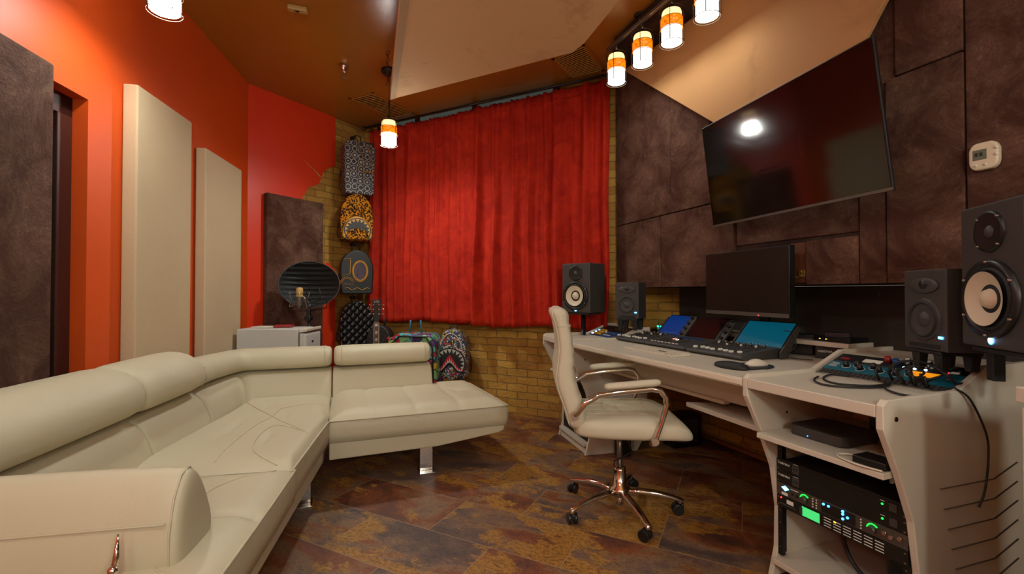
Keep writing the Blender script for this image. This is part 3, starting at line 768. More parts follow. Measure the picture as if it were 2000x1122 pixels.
# ------------------------------------------------------------------ sectional sofa
O = G(643, 825, .37); O.z = 0
E1 = G(990, 793, .37); E1.z = 0
sv = (E1-O).normalized(); nv = Vector((-sv.y, sv.x, 0))       # short section runs along sv, its back is towards nv
E2 = G(430, 1122, .37); E2.z = 0
dl = (E2-O).normalized(); ml = Vector((dl.y, -dl.x, 0))       # long section runs along dl towards us, its back towards ml
LS = (E1-O).length
sofa = thing('sectional_sofa', 'large cream leather L-shaped sectional sofa with chaise end and headrests', 'sofa', O)
def quadpt(Q, u, v): return (Q[0]*(1-u)+Q[1]*u)*(1-v)+(Q[3]*(1-u)+Q[2]*u)*v
def seat(Q, name, ztop, zbot, crown, tufts=(), lines=(), nu=48, nv_=36, rnd=.10, arcs=()):
    """cushion over the plan quad Q (front-left, front-right, back-right, back-left)"""
    lu = (Q[1]-Q[0]).length; lv = (Q[3]-Q[0]).length
    def H(u, v):
        du = min(u, 1-u)*lu; dv = min(v, 1-v)*lv; e = min(du, dv)
        f = 1-(max(0, 1-du/rnd))**2.6; g = 1-(max(0, 1-dv/rnd))**2.6
        h = crown*min(f, g)
        for (tu, tv) in tufts:
            r2 = ((u-tu)*lu)**2+((v-tv)*lv)**2; r = sqrt(r2); h -= .014*math.exp(-r2/.0012)+.007*math.exp(-r2/.012)
            a = atan2((v-tv)*lv, (u-tu)*lu); h += .0035*math.exp(-((r-.07)/.05)**2)*abs(cos(a*3+tu*9))
        for ax, p, wd in lines:
            q = (u-p)*lu if ax == 'u' else (v-p)*lv
            h -= .009*math.exp(-(q/.008)**2)+.004*math.exp(-(q/.03)**2)
        return h
    b = mk('cream_leather', O)
    V = b.grid(lambda u, v: quadpt(Q, u, v)+Vector((0, 0, ztop+H(u, v))), nu, nv_)
    # skirt
    loop = [V[i][0] for i in range(nu)]+[V[nu][j] for j in range(nv_)]+[V[i][nv_] for i in range(nu, 0, -1)]+[V[0][j] for j in range(nv_, 0, -1)]
    cen = (Q[0]+Q[1]+Q[2]+Q[3])/4-O
    prev = loop
    for k, (dz, out_) in enumerate(((-.004, .006), (-.035, .010), (-(ztop-zbot)*.6, .009), (-(ztop-zbot)+.006, .004), (-(ztop-zbot), -.02))):
        cur = []
        for vv in loop:
            d = Vector((vv.co.x-cen.x, vv.co.y-cen.y, 0)).normalized()
            cur.append(b.bm.verts.new(Vector((vv.co.x, vv.co.y, ztop-O.z+dz))+d*out_))
        for i in range(len(loop)):
            j = (i+1) % len(loop); b.face([prev[i], prev[j], cur[j], cur[i]], smooth=True)
        prev = cur
    b.face(prev[::-1])
    o = b.build(name, sofa)
    pip = mk('cream_leather', O)
    per = [quadpt(Q, i/24, 0) for i in range(24)]+[quadpt(Q, 1, i/16) for i in range(16)]+[quadpt(Q, 1-i/24, 1) for i in range(24)]+[quadpt(Q, 0, 1-i/16) for i in range(16)]
    cc = (Q[0]+Q[1]+Q[2]+Q[3])/4
    pip.tube([p+(p-cc).normalized()*.008+Vector((0, 0, ztop+.002)) for p in per], .0045, 6, True); pip.build('piping', o)
    if arcs:
        st = mk('cream_leather', O)
        for arc in arcs:
            P = []
            n_ = 14
            for i in range(n_+1):
                t = i/n_; k = len(arc)-1; j = min(k-1, int(t*k)); f = t*k-j
                a0 = arc[max(0, j-1)]; a1 = arc[j]; a2 = arc[j+1]; a3 = arc[min(k, j+2)]
                uv = [.5*((2*q1)+(q2-q0)*f+(2*q0-5*q1+4*q2-q3)*f*f+(3*q1-q0-3*q2+q3)*f**3) for q0, q1, q2, q3 in zip(a0, a1, a2, a3)]
                P.append(quadpt(Q, uv[0], uv[1])+Vector((0, 0, ztop+H(*uv)+.0012)))
            st.tube(P, .0022, 5)
        st.build('stitching', o)
    return o
CB = Vector((-1.62, 2.86, 0))
QA = [O+dl*1.42, O+dl*.0, O+nv*.60+Vector((-.0, 0, 0)), CB]      # long seat: front edge dl*1.42 -> corner
QA = [O+dl*1.42, O+dl*.68, O+dl*.70+ml*.62, O+dl*1.42+ml*.62]
seat(QA, 'seat_cushion', .37, .250, .03, [(.5, .33), (.5, .7)], [('u', .5, 1), ('v', .5, 1)], 40, 36, .10, [[(.05, .1), (.2, .3), (.5, .36), (.8, .3), (.95, .08)], [(.1, .95), (.3, .72), (.5, .66), (.8, .72), (.95, .9)]])
QB = [O+dl*.67, O+sv*-.004, O+nv*.63-sv*.004, CB]
QB = [O+dl*.67, O-sv*.006, O+nv*.62-sv*.006, O+dl*.69+ml*.62]
QB[3] = O+dl*.69+ml*.64
# corner cushion covers from the long seat to the short seat (five-sided, taken as a skewed quad)
QB2 = [O+dl*.67, O-sv*.008, O+nv*.64-sv*.02, Vector((-1.60, 2.80, 0))]
def corner_map(u, v):
    a = QB2[0]*(1-u)+QB2[1]*u
    bk = [O+dl*.67+ml*.62, Vector((-1.56, 2.50, 0)), O+nv*.64-sv*.47, O+nv*.64-sv*.008]
    k = u*3; i = min(2, int(k)); c = bk[i]*(1-(k-i))+bk[i+1]*(k-i)
    fr = [O+dl*.67, O+dl*.22, O-sv*.006, O+nv*.62-sv*.006]
    # front path bends round the inner corner
    L1 = .67; L2 = .0
    f = O+dl*.67*(1-u)-sv*.008
    return f*(1-v)+c*v
_qp = quadpt
def quadpt(Q, u, v):
    if Q is QB2: return corner_map(u, v)
    return _qp(Q, u, v)
seat(QB2, 'seat_cushion', .37, .250, .035, [(.25, .35), (.25, .72), (.62, .4), (.66, .72)], [], 56, 40, .10, [[(.03, .1), (.14, .34), (.3, .42), (.44, .34), (.5, .05)], [(.5, .05), (.52, .5), (.56, .97)], [(.05, .5), (.3, .55), (.52, .5), (.8, .55), (.97, .5)]])
QC = [O+sv*.004, O+sv*LS, O+sv*(LS-.05)+nv*.80, O+nv*.86]
QC = [O+sv*.004, O+sv*LS, O+sv*(LS-.04)+nv*.74, O+sv*.004+nv*.80]
seat(QC, 'seat_cushion', .37, .250, .045, [(.80, .50)], [('u', .21, 1), ('u', .46, 1), ('u', .71, 1)], 60, 44, .13)
# frame below the cushions, tapering towards the end of the chaise
b = mk('cream_leather', O)
P = [O+dl*1.44, O+dl*0, O+ml*.0, O+dl*0]
lo = [O+dl*1.44-ml*-.03, O-sv*.0+ml*.03, O+nv*.6, Vector((-1.7, 3.0, 0)), O+dl*0+ml*.86, O+dl*1.44+ml*.86]
b.prism([p+Vector((0, 0, .155)) for p in lo], (0, 0, .10))
b.prism([O+sv*x+Vector((0, 0, z))+nv*.004 for x, z in ((0, .165), (LS-.42, .172), (LS-.05, .212), (LS-.015, .225), (LS-.01, .256), (0, .256))], nv*.74)
b.build('seat_frame', sofa, .008)
# backs: swept profile along a plan path (offset outwards, height)
def sweep(name, path, prof, mat='cream_leather', ends=.045, esc=(.55, .80, .93, 1.0), pip=True):
    """path: list of (point, outward normal); profile closed (o,z)"""
    pts = [Vector(p) for p, n in path]; ns = [Vector(n) for p, n in path]
    seg = [(b_-a_).length for a_, b_ in zip(pts, pts[1:])]; L = sum(seg)
    def at(d):
        for i, s_ in enumerate(seg):
            if d <= s_ or i == len(seg)-1:
                f = max(0, min(1, d/s_)) if s_ else 0
                return pts[i].lerp(pts[i+1], f), ns[i].lerp(ns[i+1], f).normalized()
            d -= s_
    cz_ = sum(z for o, z in prof)/len(prof); co = sum(o for o, z in prof)/len(prof)
    ds = [(0, esc[0]), (ends*.12, esc[1]), (ends*.4, esc[2]), (ends, 1.0)]; k = max(2, int(L/.06))
    for i in range(1, k): ds.append((ends+(L-2*ends)*i/k, 1.0+.012*sin(pi*i/k)))
    ds += [(L-ends, 1.0), (L-ends*.4, esc[2]), (L-ends*.12, esc[1]), (L, esc[0])]
    rings = []
    for d, sc in ds:
        p, n = at(d); rings.append([p+n*(co+(o-co)*sc)+Vector((0, 0, cz_+(z-cz_)*sc)) for o, z in prof])
    b = mk(mat, O); b.loft(rings); o = b.build(name, sofa, sub=1)
    if pip:
        for idx in (3, len(rings)-4):
            b = mk(mat, O); cc_ = sum((Vector(q) for q in rings[idx]), Vector())/len(rings[idx]); b.tube([cc_+(Vector(q)-cc_)*.955 for q in rings[idx]], .003, 5, True); b.build('piping', o)
    return o
BP = [(-.02, .36), (.0, .40), (.02, .47), (.05, .51), (.08, .54), (.14, .555), (.22, .55), (.26, .50), (.27, .30), (.22, .20), (.06, .20), (-.01, .28)]
HP = [(.045, .558), (.005, .61), (.02, .69), (.09, .745), (.18, .765), (.26, .745), (.30, .68), (.28, .60), (.18, .545)]
HS = [(.06, .562), (.035, .60), (.05, .66), (.10, .69), (.17, .695), (.23, .68), (.25, .63), (.22, .575), (.14, .55)]
def lb(d, m=.585): return (O+dl*d+ml*m, ml)
for d0, d1 in ((1.24, .455), (.45, -.06)):
    sweep('backrest', [lb(d0), lb(d1)], BP, ends=.02, esc=(.90, .965, .99, 1), pip=False)
    sweep('headrest', [lb(d0+.012), lb(d1-.012)], HP, pip=False)
cn = [(O-dl*.07+ml*.585, ml), (Vector((-1.595, 2.50, 0)), (ml*1.5+nv*.5).normalized()), (O+nv*.62-sv*.50, (nv*1.5+ml*.5).normalized()), (O+nv*.60-sv*.26, nv), (O+nv*.60-sv*.0, nv)]
sweep('backrest', cn, BP, ends=.02, esc=(.90, .965, .99, 1), pip=False); sweep('headrest', [(p, n) for p, n in cn], HS)
sweep('backrest', [(O+nv*.60+sv*.004, nv), (O+nv*.60+sv*(LS*.665), nv)], BP, ends=.02, esc=(.90, .965, .99, 1), pip=False); sweep('headrest', [(O+nv*.60+sv*.01, nv), (O+nv*.60+sv*(LS*.665), nv)], HS, ends=.05)
# armrest bolster across the near end, folded over its hinge
ac = O+dl*1.235+ml*.09
def ring_at(m, sc=1.0, dz=0):
    P = [(.085, .36), (.10, .42), (.085, .52), (.055, .585), (.015, .618), (-.03, .60), (-.07, .54), (-.115, .45), (-.125, .40), (-.10, .355), (-.03, .335), (.05, .335)]
    c_ = (0, .47); a_ = []
    for x, z in P: a_.append(ac+ml*m+dl*(c_[0]+(x-c_[0])*sc)+Vector((0, 0, c_[1]+dz+(z-c_[1])*sc)))
    return a_
b = mk('cream_leather', O)
b.loft([ring_at(m, s_) for m, s_ in ((.0, .55), (.004, .80), (.012, .92), (.03, 1), (.3, 1.01), (.6, 1.01), (.76, 1), (.79, .9), (.795, .6))]); arm = b.build('armrest', sofa, sub=1)
b = mk('cream_leather', O); rg_ = [Vector(q) for q in ring_at(.022, .955)]; rg_ = [(rg_[i-1]+rg_[i]*2+rg_[(i+1) % 12])/4 if k_ == 0 else (rg_[i]+rg_[(i+1) % 12])/2*1.0 for i in range(12) for k_ in (0, 1)]; b.tube(rg_, .003, 6, True)
b.tube([ac+ml*(.03+.05*i)+dl*.088+Vector((0, 0, .500)) for i in range(13)], .0028, 5); b.build('piping', arm)
b = mk('cream_leather', O)
b.hexa([ac+dl*.09+ml*.03+Vector((0, 0, .14)), ac+dl*.16+ml*.03+Vector((0, 0, .14)), ac+dl*.16+ml*.70+Vector((0, 0, .14)), ac+dl*.09+ml*.70+Vector((0, 0, .14)),
        ac+dl*.09+ml*.03+Vector((0, 0, .33)), ac+dl*.15+ml*.03+Vector((0, 0, .33)), ac+dl*.15+ml*.70+Vector((0, 0, .33)), ac+dl*.09+ml*.70+Vector((0, 0, .33))]); b.build('arm_base', sofa, .02, 3)
hp = G(249, 1085, .40)
hp = ac+dl*.13+ml*.105+Vector((0, 0, .05))
b = mk('chrome', O); b.tube([hp+dl*-.005+Vector((0, 0, .455)), hp+Vector((0, 0, .41)), hp+dl*.01+Vector((0, 0, .375))], [.002, .007, .010], 8)
b.tube([hp+dl*.012+Vector((0, 0, .385)), hp+dl*.03+Vector((0, 0, .33)), hp+dl*.03+Vector((0, 0, .2))], .010, 8); b.ball(hp+dl*.012+Vector((0, 0, .382)), .012); b.build('hinge_lever', sofa, 0)
# legs
def leg(p, rz):
    root_b = mk('chrome', O); root_b.box(p+Vector((0, 0, .085)), (.075, .02, .15), rz); l = root_b.build('leg', sofa, .002)
    b = mk('chrome', O); b.box(p+Vector((0, 0, .005)), (.09, .10, .01), rz); b.build('foot_plate', l, .002)
srz = atan2(sv.y, sv.x)
for p in (G(832, 918, .01), O+sv*.5+nv*.62, O+dl*.12+ml*.10, O+dl*1.05+ml*.12, O+dl*1.05+ml*.75, O+dl*.1+ml*.8): leg(V3(p), srz)

# ------------------------------------------------------------------ mini fridge with papers on top
fa = Vector((-2.02, 3.34, 0)); fd = Vector((.985, .03, 0)).normalized(); fn_ = Vector((-fd.y, fd.x, 0)); FW = .445; FH = .785
root = thing('mini_fridge', 'white mini fridge behind the sofa corner, door facing right', 'fridge', fa)
b = mk('fridge_white', fa); b.hexa([fa+Vector((0, 0, .03)), fa+fd*FW+Vector((0, 0, .03)), fa+fd*FW+fn_*.28+Vector((0, 0, .03)), fa+fn_*.28+Vector((0, 0, .03)),
  fa+Vector((0, 0, FH)), fa+fd*FW+Vector((0, 0, FH)), fa+fd*FW+fn_*.28+Vector((0, 0, FH)), fa+fn_*.28+Vector((0, 0, FH))]); b.build('cabinet', root, .006)
b = mk('fridge_white', fa); q = fa+fd*(FW+.008)
b.hexa([q+Vector((0, 0, .04)), q+fd*.05+Vector((0, 0, .04)), q+fd*.05+fn_*.28+Vector((0, 0, .04)), q+fn_*.28+Vector((0, 0, .04)),
  q+Vector((0, 0, FH-.03)), q+fd*.05+Vector((0, 0, FH-.035)), q+fd*.05+fn_*.28+Vector((0, 0, FH-.035)), q+fn_*.28+Vector((0, 0, FH-.03))]); dd_ = b.build('door', root, .012, 3)
b = mk('white_plastic', fa); b.prism([q+fn_*.0+Vector((0, 0, FH-.028)), q+fd*.055+Vector((0, 0, FH-.02)), q+fd*.055+fn_*.28+Vector((0, 0, FH-.02)), q+fn_*.28+Vector((0, 0, FH-.028))], (0, 0, .025)); b.build('door_cap', dd_, .006)
b = mk('black_plastic', fa); b.box(q+fd*.051+fn_*.12+Vector((0, 0, FH-.10)), (.002, .03, .012)); b.build('badge', dd_)
b = mk('rubber', fa)
for x, y in ((.04, .04), (.4, .04), (.04, .24), (.4, .24)): b.cyl(fa+fd*x+fn_*y, fa+fd*x+fn_*y+Vector((0, 0, .03)), .015, n=10)
b.build('foot', root)
b = mk('red_knob', fa); b.box(fa+fd*.27+fn_*.16+Vector((0, 0, FH+.012)), (.13, .10, .02), .2)
tag(b.build('folded_cloth', None, .006), 'small brick red folded cloth lying on the white mini fridge', 'cloth')
b = mk('pale_print', fa); b.box(fa+fd*.12+fn_*.16+Vector((0, 0, FH+.006)), (.14, .11, .008), -.1)
tag(b.build('paper_stack', None, .001), 'pale stack of papers lying on the white mini fridge', 'papers')

# ------------------------------------------------------------------ microphone on its stand, with pop filter and reflection shield
D0 = 3.76; pb = PD(607, 690, D0); pb.z = 0
root = thing('microphone_stand', 'black microphone stand with condenser microphone, pop filter and round reflection shield', 'microphone stand', pb)
K = PD(603, 622, D0); T_ = PD(597, 590, D0)
b = mk('black_plastic', pb); b.lathe([(0, 0), (.09, 0), (.09, .012), (.02, .03), (0, .03)], 28, pb); b.build('base', root)
b = mk('black_plastic', pb); b.tube([pb+Vector((0, 0, .02)), K], .011, 10); b.build('pole', root)
b = mk('black_plastic', pb); b.cyl(K+Vector((0, -.03, 0)), K+Vector((0, .03, 0)), .026, n=16); b.box(K+Vector((0, 0, .04)), (.03, .03, .07)); b.build('clutch', root, .003)
b = mk('steel', pb); b.tube([K, T_, T_+Vector((-.02, -.06, .07))], .008, 8); b.build('boom', root)
mc = PD(585, 585, D0-.10)
b = mk('steel', pb)
for z in (-.045, .045): b.ring(mc+Vector((0, 0, z)), .028, .002, n=20)
for k in range(4):
    a = k*pi/2+.4; d_ = Vector((cos(a), sin(a), 0))
    b.tube([mc+d_*.03+Vector((0, 0, .045)), mc+d_*.075+Vector((0, 0, .055)), mc+d_*.058, mc+d_*.075+Vector((0, 0, -.06)), mc+d_*.03+Vector((0, 0, -.045))], .0025, 6)
b.tube([mc+Vector((.05, 0, 0)), T_+Vector((-.02, -.06, .07))], .006, 6)
sm = b.build('shock_mount', root)
b = mk('grey_metal', pb); b.lathe([(0, -.075), (.022, -.075), (.026, -.03), (.026, .02), (.026, .021)], 20, mc); b.build('microphone_body', root)
b = mk('cream_box', pb); b.lathe([(.026, .021), (.027, .07), (.024, .092), (0, .098)], 20, mc); b.build('microphone_grille', root)
pf = PD(612, 575, D0-.2); pn = Vector((-.2, -1, .05)).normalized()
b = mk('black_plastic', pb); b.ring(pf, .062, .004, pn, 30); b.build('pop_filter_ring', root); b = mk('grey_metal'); b.lathe([(0, .001), (.06, .001), (.06, -.001), (0, -.001)], 30, pf, pn, False); b.build('pop_filter', root)
b = mk('black_plastic', pb); b.tube([pf+Vector((.062, 0, -.02)), pf+Vector((.085, .05, -.05)), pf+Vector((.05, .14, -.11)), K+Vector((0, 0, .06))], .004, 6); b.build('gooseneck', root)
# curved shield: part of a bowl, ribbed foam inside
sc = PD(605, 556, D0+.06); ax = Vector((.30, -1, .05)).normalized(); ux = Vector((0, 0, 1)).cross(ax).normalized(); uz = ax.cross(ux)
def shp(r, a, dz=0):
    k = r; return sc+ux*(.235*k*cos(a))+uz*(.192*k*sin(a))-ax*(.10*(1-k*k)+dz)
b = mk('dark_plastic', pb)
b.loft([[shp(r, 2*pi*j/40, .012) for j in range(40)] for r in (.02, .3, .5, .7, .85, .95, 1.0)]+[[shp(1.02, 2*pi*j/40, -.012) for j in range(40)], [shp(.985, 2*pi*j/40, -.012) for j in range(40)]], caps=False); b.build('reflection_shield', root, fixn=False)
b = mk('black_matte', pb)
def foam(u, v):
    r = .02+.955*u; a = 2*pi*v; z = .20*r*sin(a)
    return shp(r, a, -.004-.010*(1+sin(z*150)))
b.grid(foam, 26, 72); b.build('foam_lining', root)
b = mk('black_plastic', pb); b.tube([shp(.3, -pi/2), K], .008, 6); b.build('shield_arm', root)
# ------------------------------------------------------------------ backpacks
def arch(w_, h_, top=.5, base=.03, n=14, pinch=0):
    P = [(-w_/2+base, 0), (w_/2-base, 0), (w_/2-base*.3, base*.5)]
    hs = h_*(1-top)
    for i in range(n+1):
        a = pi*i/n; P.append(((w_/2-pinch*sin(a))*cos(a), hs+(h_-hs)*sin(a)**.85 if sin(a) > 0 else hs))
    P.append((-w_/2+base*.3, base*.5)); return P
def backpack(name, label, loc, rz, w_, h_, d_, mat, side=None, pocket=None, strap='black_vinyl', group=None, top=.45, hook=.06, cat='backpack'):
    root = thing(name, label, cat, loc, rz)
    b = mk(mat); b.prism([(x, 0, z) for x, z in arch(w_, h_, top)], (0, -d_, 0)); body = b.build('body', root, min(.045, d_*.42), 4)
    b = mk(strap)
    for s_ in (-1, 1):
        b.tube([(s_*w_*.22, .004, h_*.93), (s_*w_*.36, .02, h_*.7), (s_*w_*.50, .012, h_*.4), (s_*w_*.54, -.0, h_*.16), (s_*w_*.42, .01, h_*.05)], .014, 6, flat=.35)
    b.build('shoulder_strap', root)
    b = mk(strap); b.tube([(-w_*.14, -d_*.4, h_*.97), (-w_*.08, -d_*.35, h_*1.02+hook), (w_*.08, -d_*.35, h_*1.02+hook), (w_*.14, -d_*.4, h_*.97)], .010, 6, flat=.5); b.build('top_handle', root)
    b = mk(strap); P = arch(w_*.93, h_*.96, top); b.tube([(x, -d_*.62, z+h_*.01) for x, z in P[2:-1]], .0045, 5); b.build('zipper', body)
    return root, body
W2N = Vector((.863, -.505, 0)); rzw = atan2(W2N.y, W2N.x)+pi/2
def hang(px, py_bot, D, push=0): p = PD(px, py_bot, D); return p
rz1 = R(33)
def place(px, pyb, pyt, D): a = PD(px, pyb, D); c = PD(px, pyt, D); return a, c.z-a.z
DB = 4.40
a, h_ = place(695, 385, 283, DB)
r, bd1 = backpack('backpack', 'patterned grey and black backpack with tan straps, topmost of the hanging column', a, rz1, .29, h_, .15, 'scallop_print', top=.12, strap='black_vinyl')
b = mk('tan_strap')
b.tube([(-.03, -.155, h_*1.02), (.02, -.168, h_*.7), (.03, -.168, h_*.12)], .013, 6, flat=.3); b.tube([(.06, -.155, h_*.95), (.11, -.165, h_*.55), (.105, -.165, h_*.1)], .011, 6, flat=.3)
b.tube([(.03, -.17, h_*.42), (.11, -.17, h_*.42)], .008, 6); b.build('leather_strap', r)
b = mk('black_vinyl'); b.prism([(.05, -.02, h_*.9), (.145, -.02, h_*.9), (.145, -.02, h_*1.02), (.05, -.02, h_*1.02)], (0, -.09, 0)); b.build('top_flap', r, .01)
# leopard pack with a jagged mouth
def mouth(root, w_, cx, cz, y, rx, rz_, cols, n=11, low=True):
    """a round toothed mouth on a pocket face at depth y: ring, teeth, gum, lower teeth, lip"""
    edge, tooth, dark, gum, lip = cols
    def P(k, a): return Vector((cx+rx*k*cos(a), y, cz+rz_*k*sin(a)))
    a0, a1 = R(-28), R(208)
    N = 26; ang = [a0+(a1-a0)*i/N for i in range(N+1)]
    def wave(x):   # the lower lip line
        t = x/rx; return cz-rz_*.35+rz_*(.42*math.exp(-(t/.35)**2)-.10*math.exp(-((abs(t)-.62)/.22)**2))-abs(t)*.02
    xs = [cx-rx*.93+2*rx*.93*i/24 for i in range(25)]
    b = mk(edge); b.prism([P(1.06, a) for a in ang]+[Vector((x, y, wave(x)-.022)) for x in (cx-rx*.95, cx-rx*.5, cx, cx+rx*.5, cx+rx*.95)], (0, .003, 0)); b.build('mouth_outline', root)
    b = mk(dark); pts = [P(.97, a)+Vector((0, -.0015, 0)) for a in ang]+[Vector((x, y-.0015, wave(x-cx))) for x in xs]
    b.prism(pts, (0, .001, 0)); b.build('mouth_inside', root)
    b = mk(tooth)
    for i in range(n):
        f = a0+(a1-a0)*(i+.5)/n; hw = (a1-a0)/n*.46; ln = .30-.10*abs(i-(n-1)/2)/(n/2)
        b.prism([P(.98, f-hw)+Vector((0, -.003, 0)), P(.98, f+hw)+Vector((0, -.003, 0)), P(.98-ln, f)+Vector((0, -.003, 0))], (0, .001, 0))
    b.build('tooth_row', root)
    if low:
        b = mk(gum); pts = [Vector((x, y-.0025, wave(x-cx)+rz_*.50*(1-.9*abs(x-cx)/rx))) for x in xs]+[Vector((x, y-.0025, wave(x-cx)-.002)) for x in xs[::-1]]
        b.prism(pts, (0, .001, 0)); b.build('gum', root)
        b = mk(tooth)
        for i in range(n):
            x = cx-rx*.85+rx*1.7*(i+.5)/n; hw = rx*.85/n; hh = rz_*.30*(1-.6*abs(x-cx)/rx)
            b.prism([Vector((x-hw, y-.004, wave(x-hw-cx))), Vector((x+hw, y-.004, wave(x+hw-cx))), Vector((x, y-.004, wave(x-cx)+hh))], (0, .001, 0))
        b.build('lower_teeth', root)
        b = mk(lip); b.tube([Vector((x, y-.004, wave(x-cx)-.004)) for x in xs], .0055, 5, flat=.5); b.build('lip_line', root)
a, h_ = place(693, 474, 384, DB)
r, bd2 = backpack('backpack', 'leopard print backpack with a jagged toothed mouth, second in the hanging column', a, R(27), .30, h_, .15, 'leopard_print', top=.55)
b = mk('gold_print'); b.prism([(x*1.0, -.14, z+h_*.02) for x, z in arch(.27, h_*.50, .85)], (0, -.035, 0)); b.build('front_pocket', r, .018, 3)
mouth(r, .27, 0, h_*.22, -.1765, .115, h_*.24, ('mouth_dark', 'gold_print', 'mouth_dark', 'tan_strap', 'mouth_dark'), 11, False)
b = mk('leopard_print'); b.prism([(x*.8, -.178, z+h_*.03) for x, z in arch(.24, h_*.22, .6)], (0, -.004, 0)); b.build('lower_panel', r)
a, h_ = place(693, 575, 491, DB)
r, _ = backpack('backpack', 'black and gold backpack with an oval picture, third in the hanging column', a, R(27), .30, h_, .15, 'pack_black', top=.5)
b = mk('gold_print'); c_ = Vector((.025, -.157, h_*.52))

for k, t_ in ((1.0, .006), (1.14, .0025)):
    b.tube([c_+Vector((.062*k*cos(2*pi*i/32), 0, .088*k*sin(2*pi*i/32))) for i in range(32)], t_, 6, True)
b.tube([(-.11+.22*i/12, -.156, h_*.12+.012*sin(i*1.3)) for i in range(13)], .003, 5)
b.tube([(-.125, -.152, h_*.78), (-.06, -.156, h_*.80), (-.065, -.156, h_*.45), (-.13, -.15, h_*.42)], .0028, 5)
for k in (.05, .062): b.tube([(-.09+k*cos(R(a_)), -.156, h_*.22+k*sin(R(a_))*1.1) for a_ in range(20, 200, 15)], .0025, 5)
z_ = [(-.12+.012*i, -.157, h_*.2+(.02 if i % 2 else 0)) for i in range(8)]; b.tube(z_, .0018, 4)
b.build('gold_embroidery', r)
b = mk('photo_print'); b.prism([c_+Vector((.058*cos(2*pi*i/28), .004, .083*sin(2*pi*i/28))) for i in range(28)], (0, -.004, 0)); b.build('oval_picture', r)
b = mk('steel'); b.tube([c_+Vector((.0, -.003, .06)), c_+Vector((.035, -.003, .02)), c_+Vector((.03, -.003, -.02))], .0016, 5); b.tube([c_+Vector((-.03, -.003, .01)), c_+Vector((-.02, -.003, -.05))], .0016, 5); b.build('picture_lines', r)
a, h_ = place(693, 676, 593, DB)
r, _ = backpack('backpack', 'black quilted backpack, lowest of the hanging column beside the guitar', a, R(27), .31, h_*1.06, .15, 'quilted_black', top=.5)
# hook strip that carries the column
hk = W2(684, 272, .024)
b = mk('bronze', hk); 
for pyy in (270, 372, 478, 582):
    p = W2(688, pyy, .023); b.box(p, (.02, .05, .03), rzw); b.tube([p, p+W2N*.05+Vector((0, 0, -.01)), p+W2N*.06+Vector((0, 0, .02))], .004, 6)
tag(b.build('wall_hooks', None), 'dark metal hooks on the ochre brick holding the backpack column', 'hooks')

# packs and case below the curtain
rzb = atan2(BKD[1], BKD[0])+pi
rzb = atan2(-BKD[1], -BKD[0])
a = PD(749, 700, 4.32); h_ = PD(749, 634, 4.32).z-a.z
r, _ = backpack('backpack', 'black checkered backpack half hidden behind the guitar neck', a, R(-5), .245, h_, .13, 'checker_black', top=.6)
b = mk('mouth_red'); b.lathe([(0, .006), (.016, .004), (.018, 0)], 16, (.095, -.135, h_*.62), (0, -1, 0)); b.build('red_badge', r)
a = PD(889, 735, 4.12); h_ = PD(889, 641, 4.12).z-a.z
r, _ = backpack('backpack', 'multicoloured graffiti backpack with red toothed mouth, hanging right of the sofa back', a, R(-8), .285, h_, .15, 'graffiti_print', top=.62, hook=.02)
b = mk('graffiti_print'); P = [(.142*cos(2*pi*i/30), -.145, h_*.31+.135*sin(2*pi*i/30)) for i in range(30)]; b.prism(P, (0, -.035, 0)); b.build('front_pocket', r, .012, 3)
mouth(r, .27, 0, h_*.33, -.182, .132, .125, ('mouth_dark', 'teeth_white', 'mouth_dark', 'mouth_red', 'mouth_dark'), 13)
b = mk('teeth_white'); b.tube([(x*.88, -.150, z*.93+h_*.04) for x, z in arch(.25, h_*.94, .62)[2:-1]], .0045, 5); b.build('white_piping', r)
# trolley case with cartoon print
a = PD(812, 690, 4.0); a.z = 0; zt2 = PD(812, 650, 4.0).z
root = thing('trolley_case', 'colourful cartoon print trolley case with raised handles, behind the sofa', 'suitcase', a, R(-6))
b = mk('cartoon_print'); b.prism([(x, -.12, .04+z) for x, z in [(-.22, 0), (.215, 0), (.22, .03), (.22, zt2-.13), (.17, zt2-.045), (-.12, zt2-.04), (-.215, zt2-.09), (-.225, .03)]], (0, .24, 0)); b.build('body', root, .03, 3)
b = mk('black_vinyl'); b.tube([(-.17, -.12, zt2-.085), (-.10, -.13, zt2-.02), (.13, -.13, zt2-.025), (.185, -.12, zt2-.12), (.195, -.12, .1)], .014, 6, flat=.5); b.build('trim', root)
b = mk('pink_print'); b.ring((-.01, -.128, zt2-.13), .045, .010, (0, 1, 0), 24); b.build('ring_print', root)
b = mk('teal_panel'); 
for s_ in (-1, 1): b.tube([(s_*.052, 0, zt2-.05), (s_*.052, -.005, zt2+.03), (s_*.045, -.005, zt2+.11)], .009, 8)
b.build('handle', root)
b = mk('rubber')
for s_ in (-1, 1): b.cyl((s_*.16-.02, .0, .035), (s_*.16+.02, .0, .035), .035, n=16)
b.build('wheel', root)

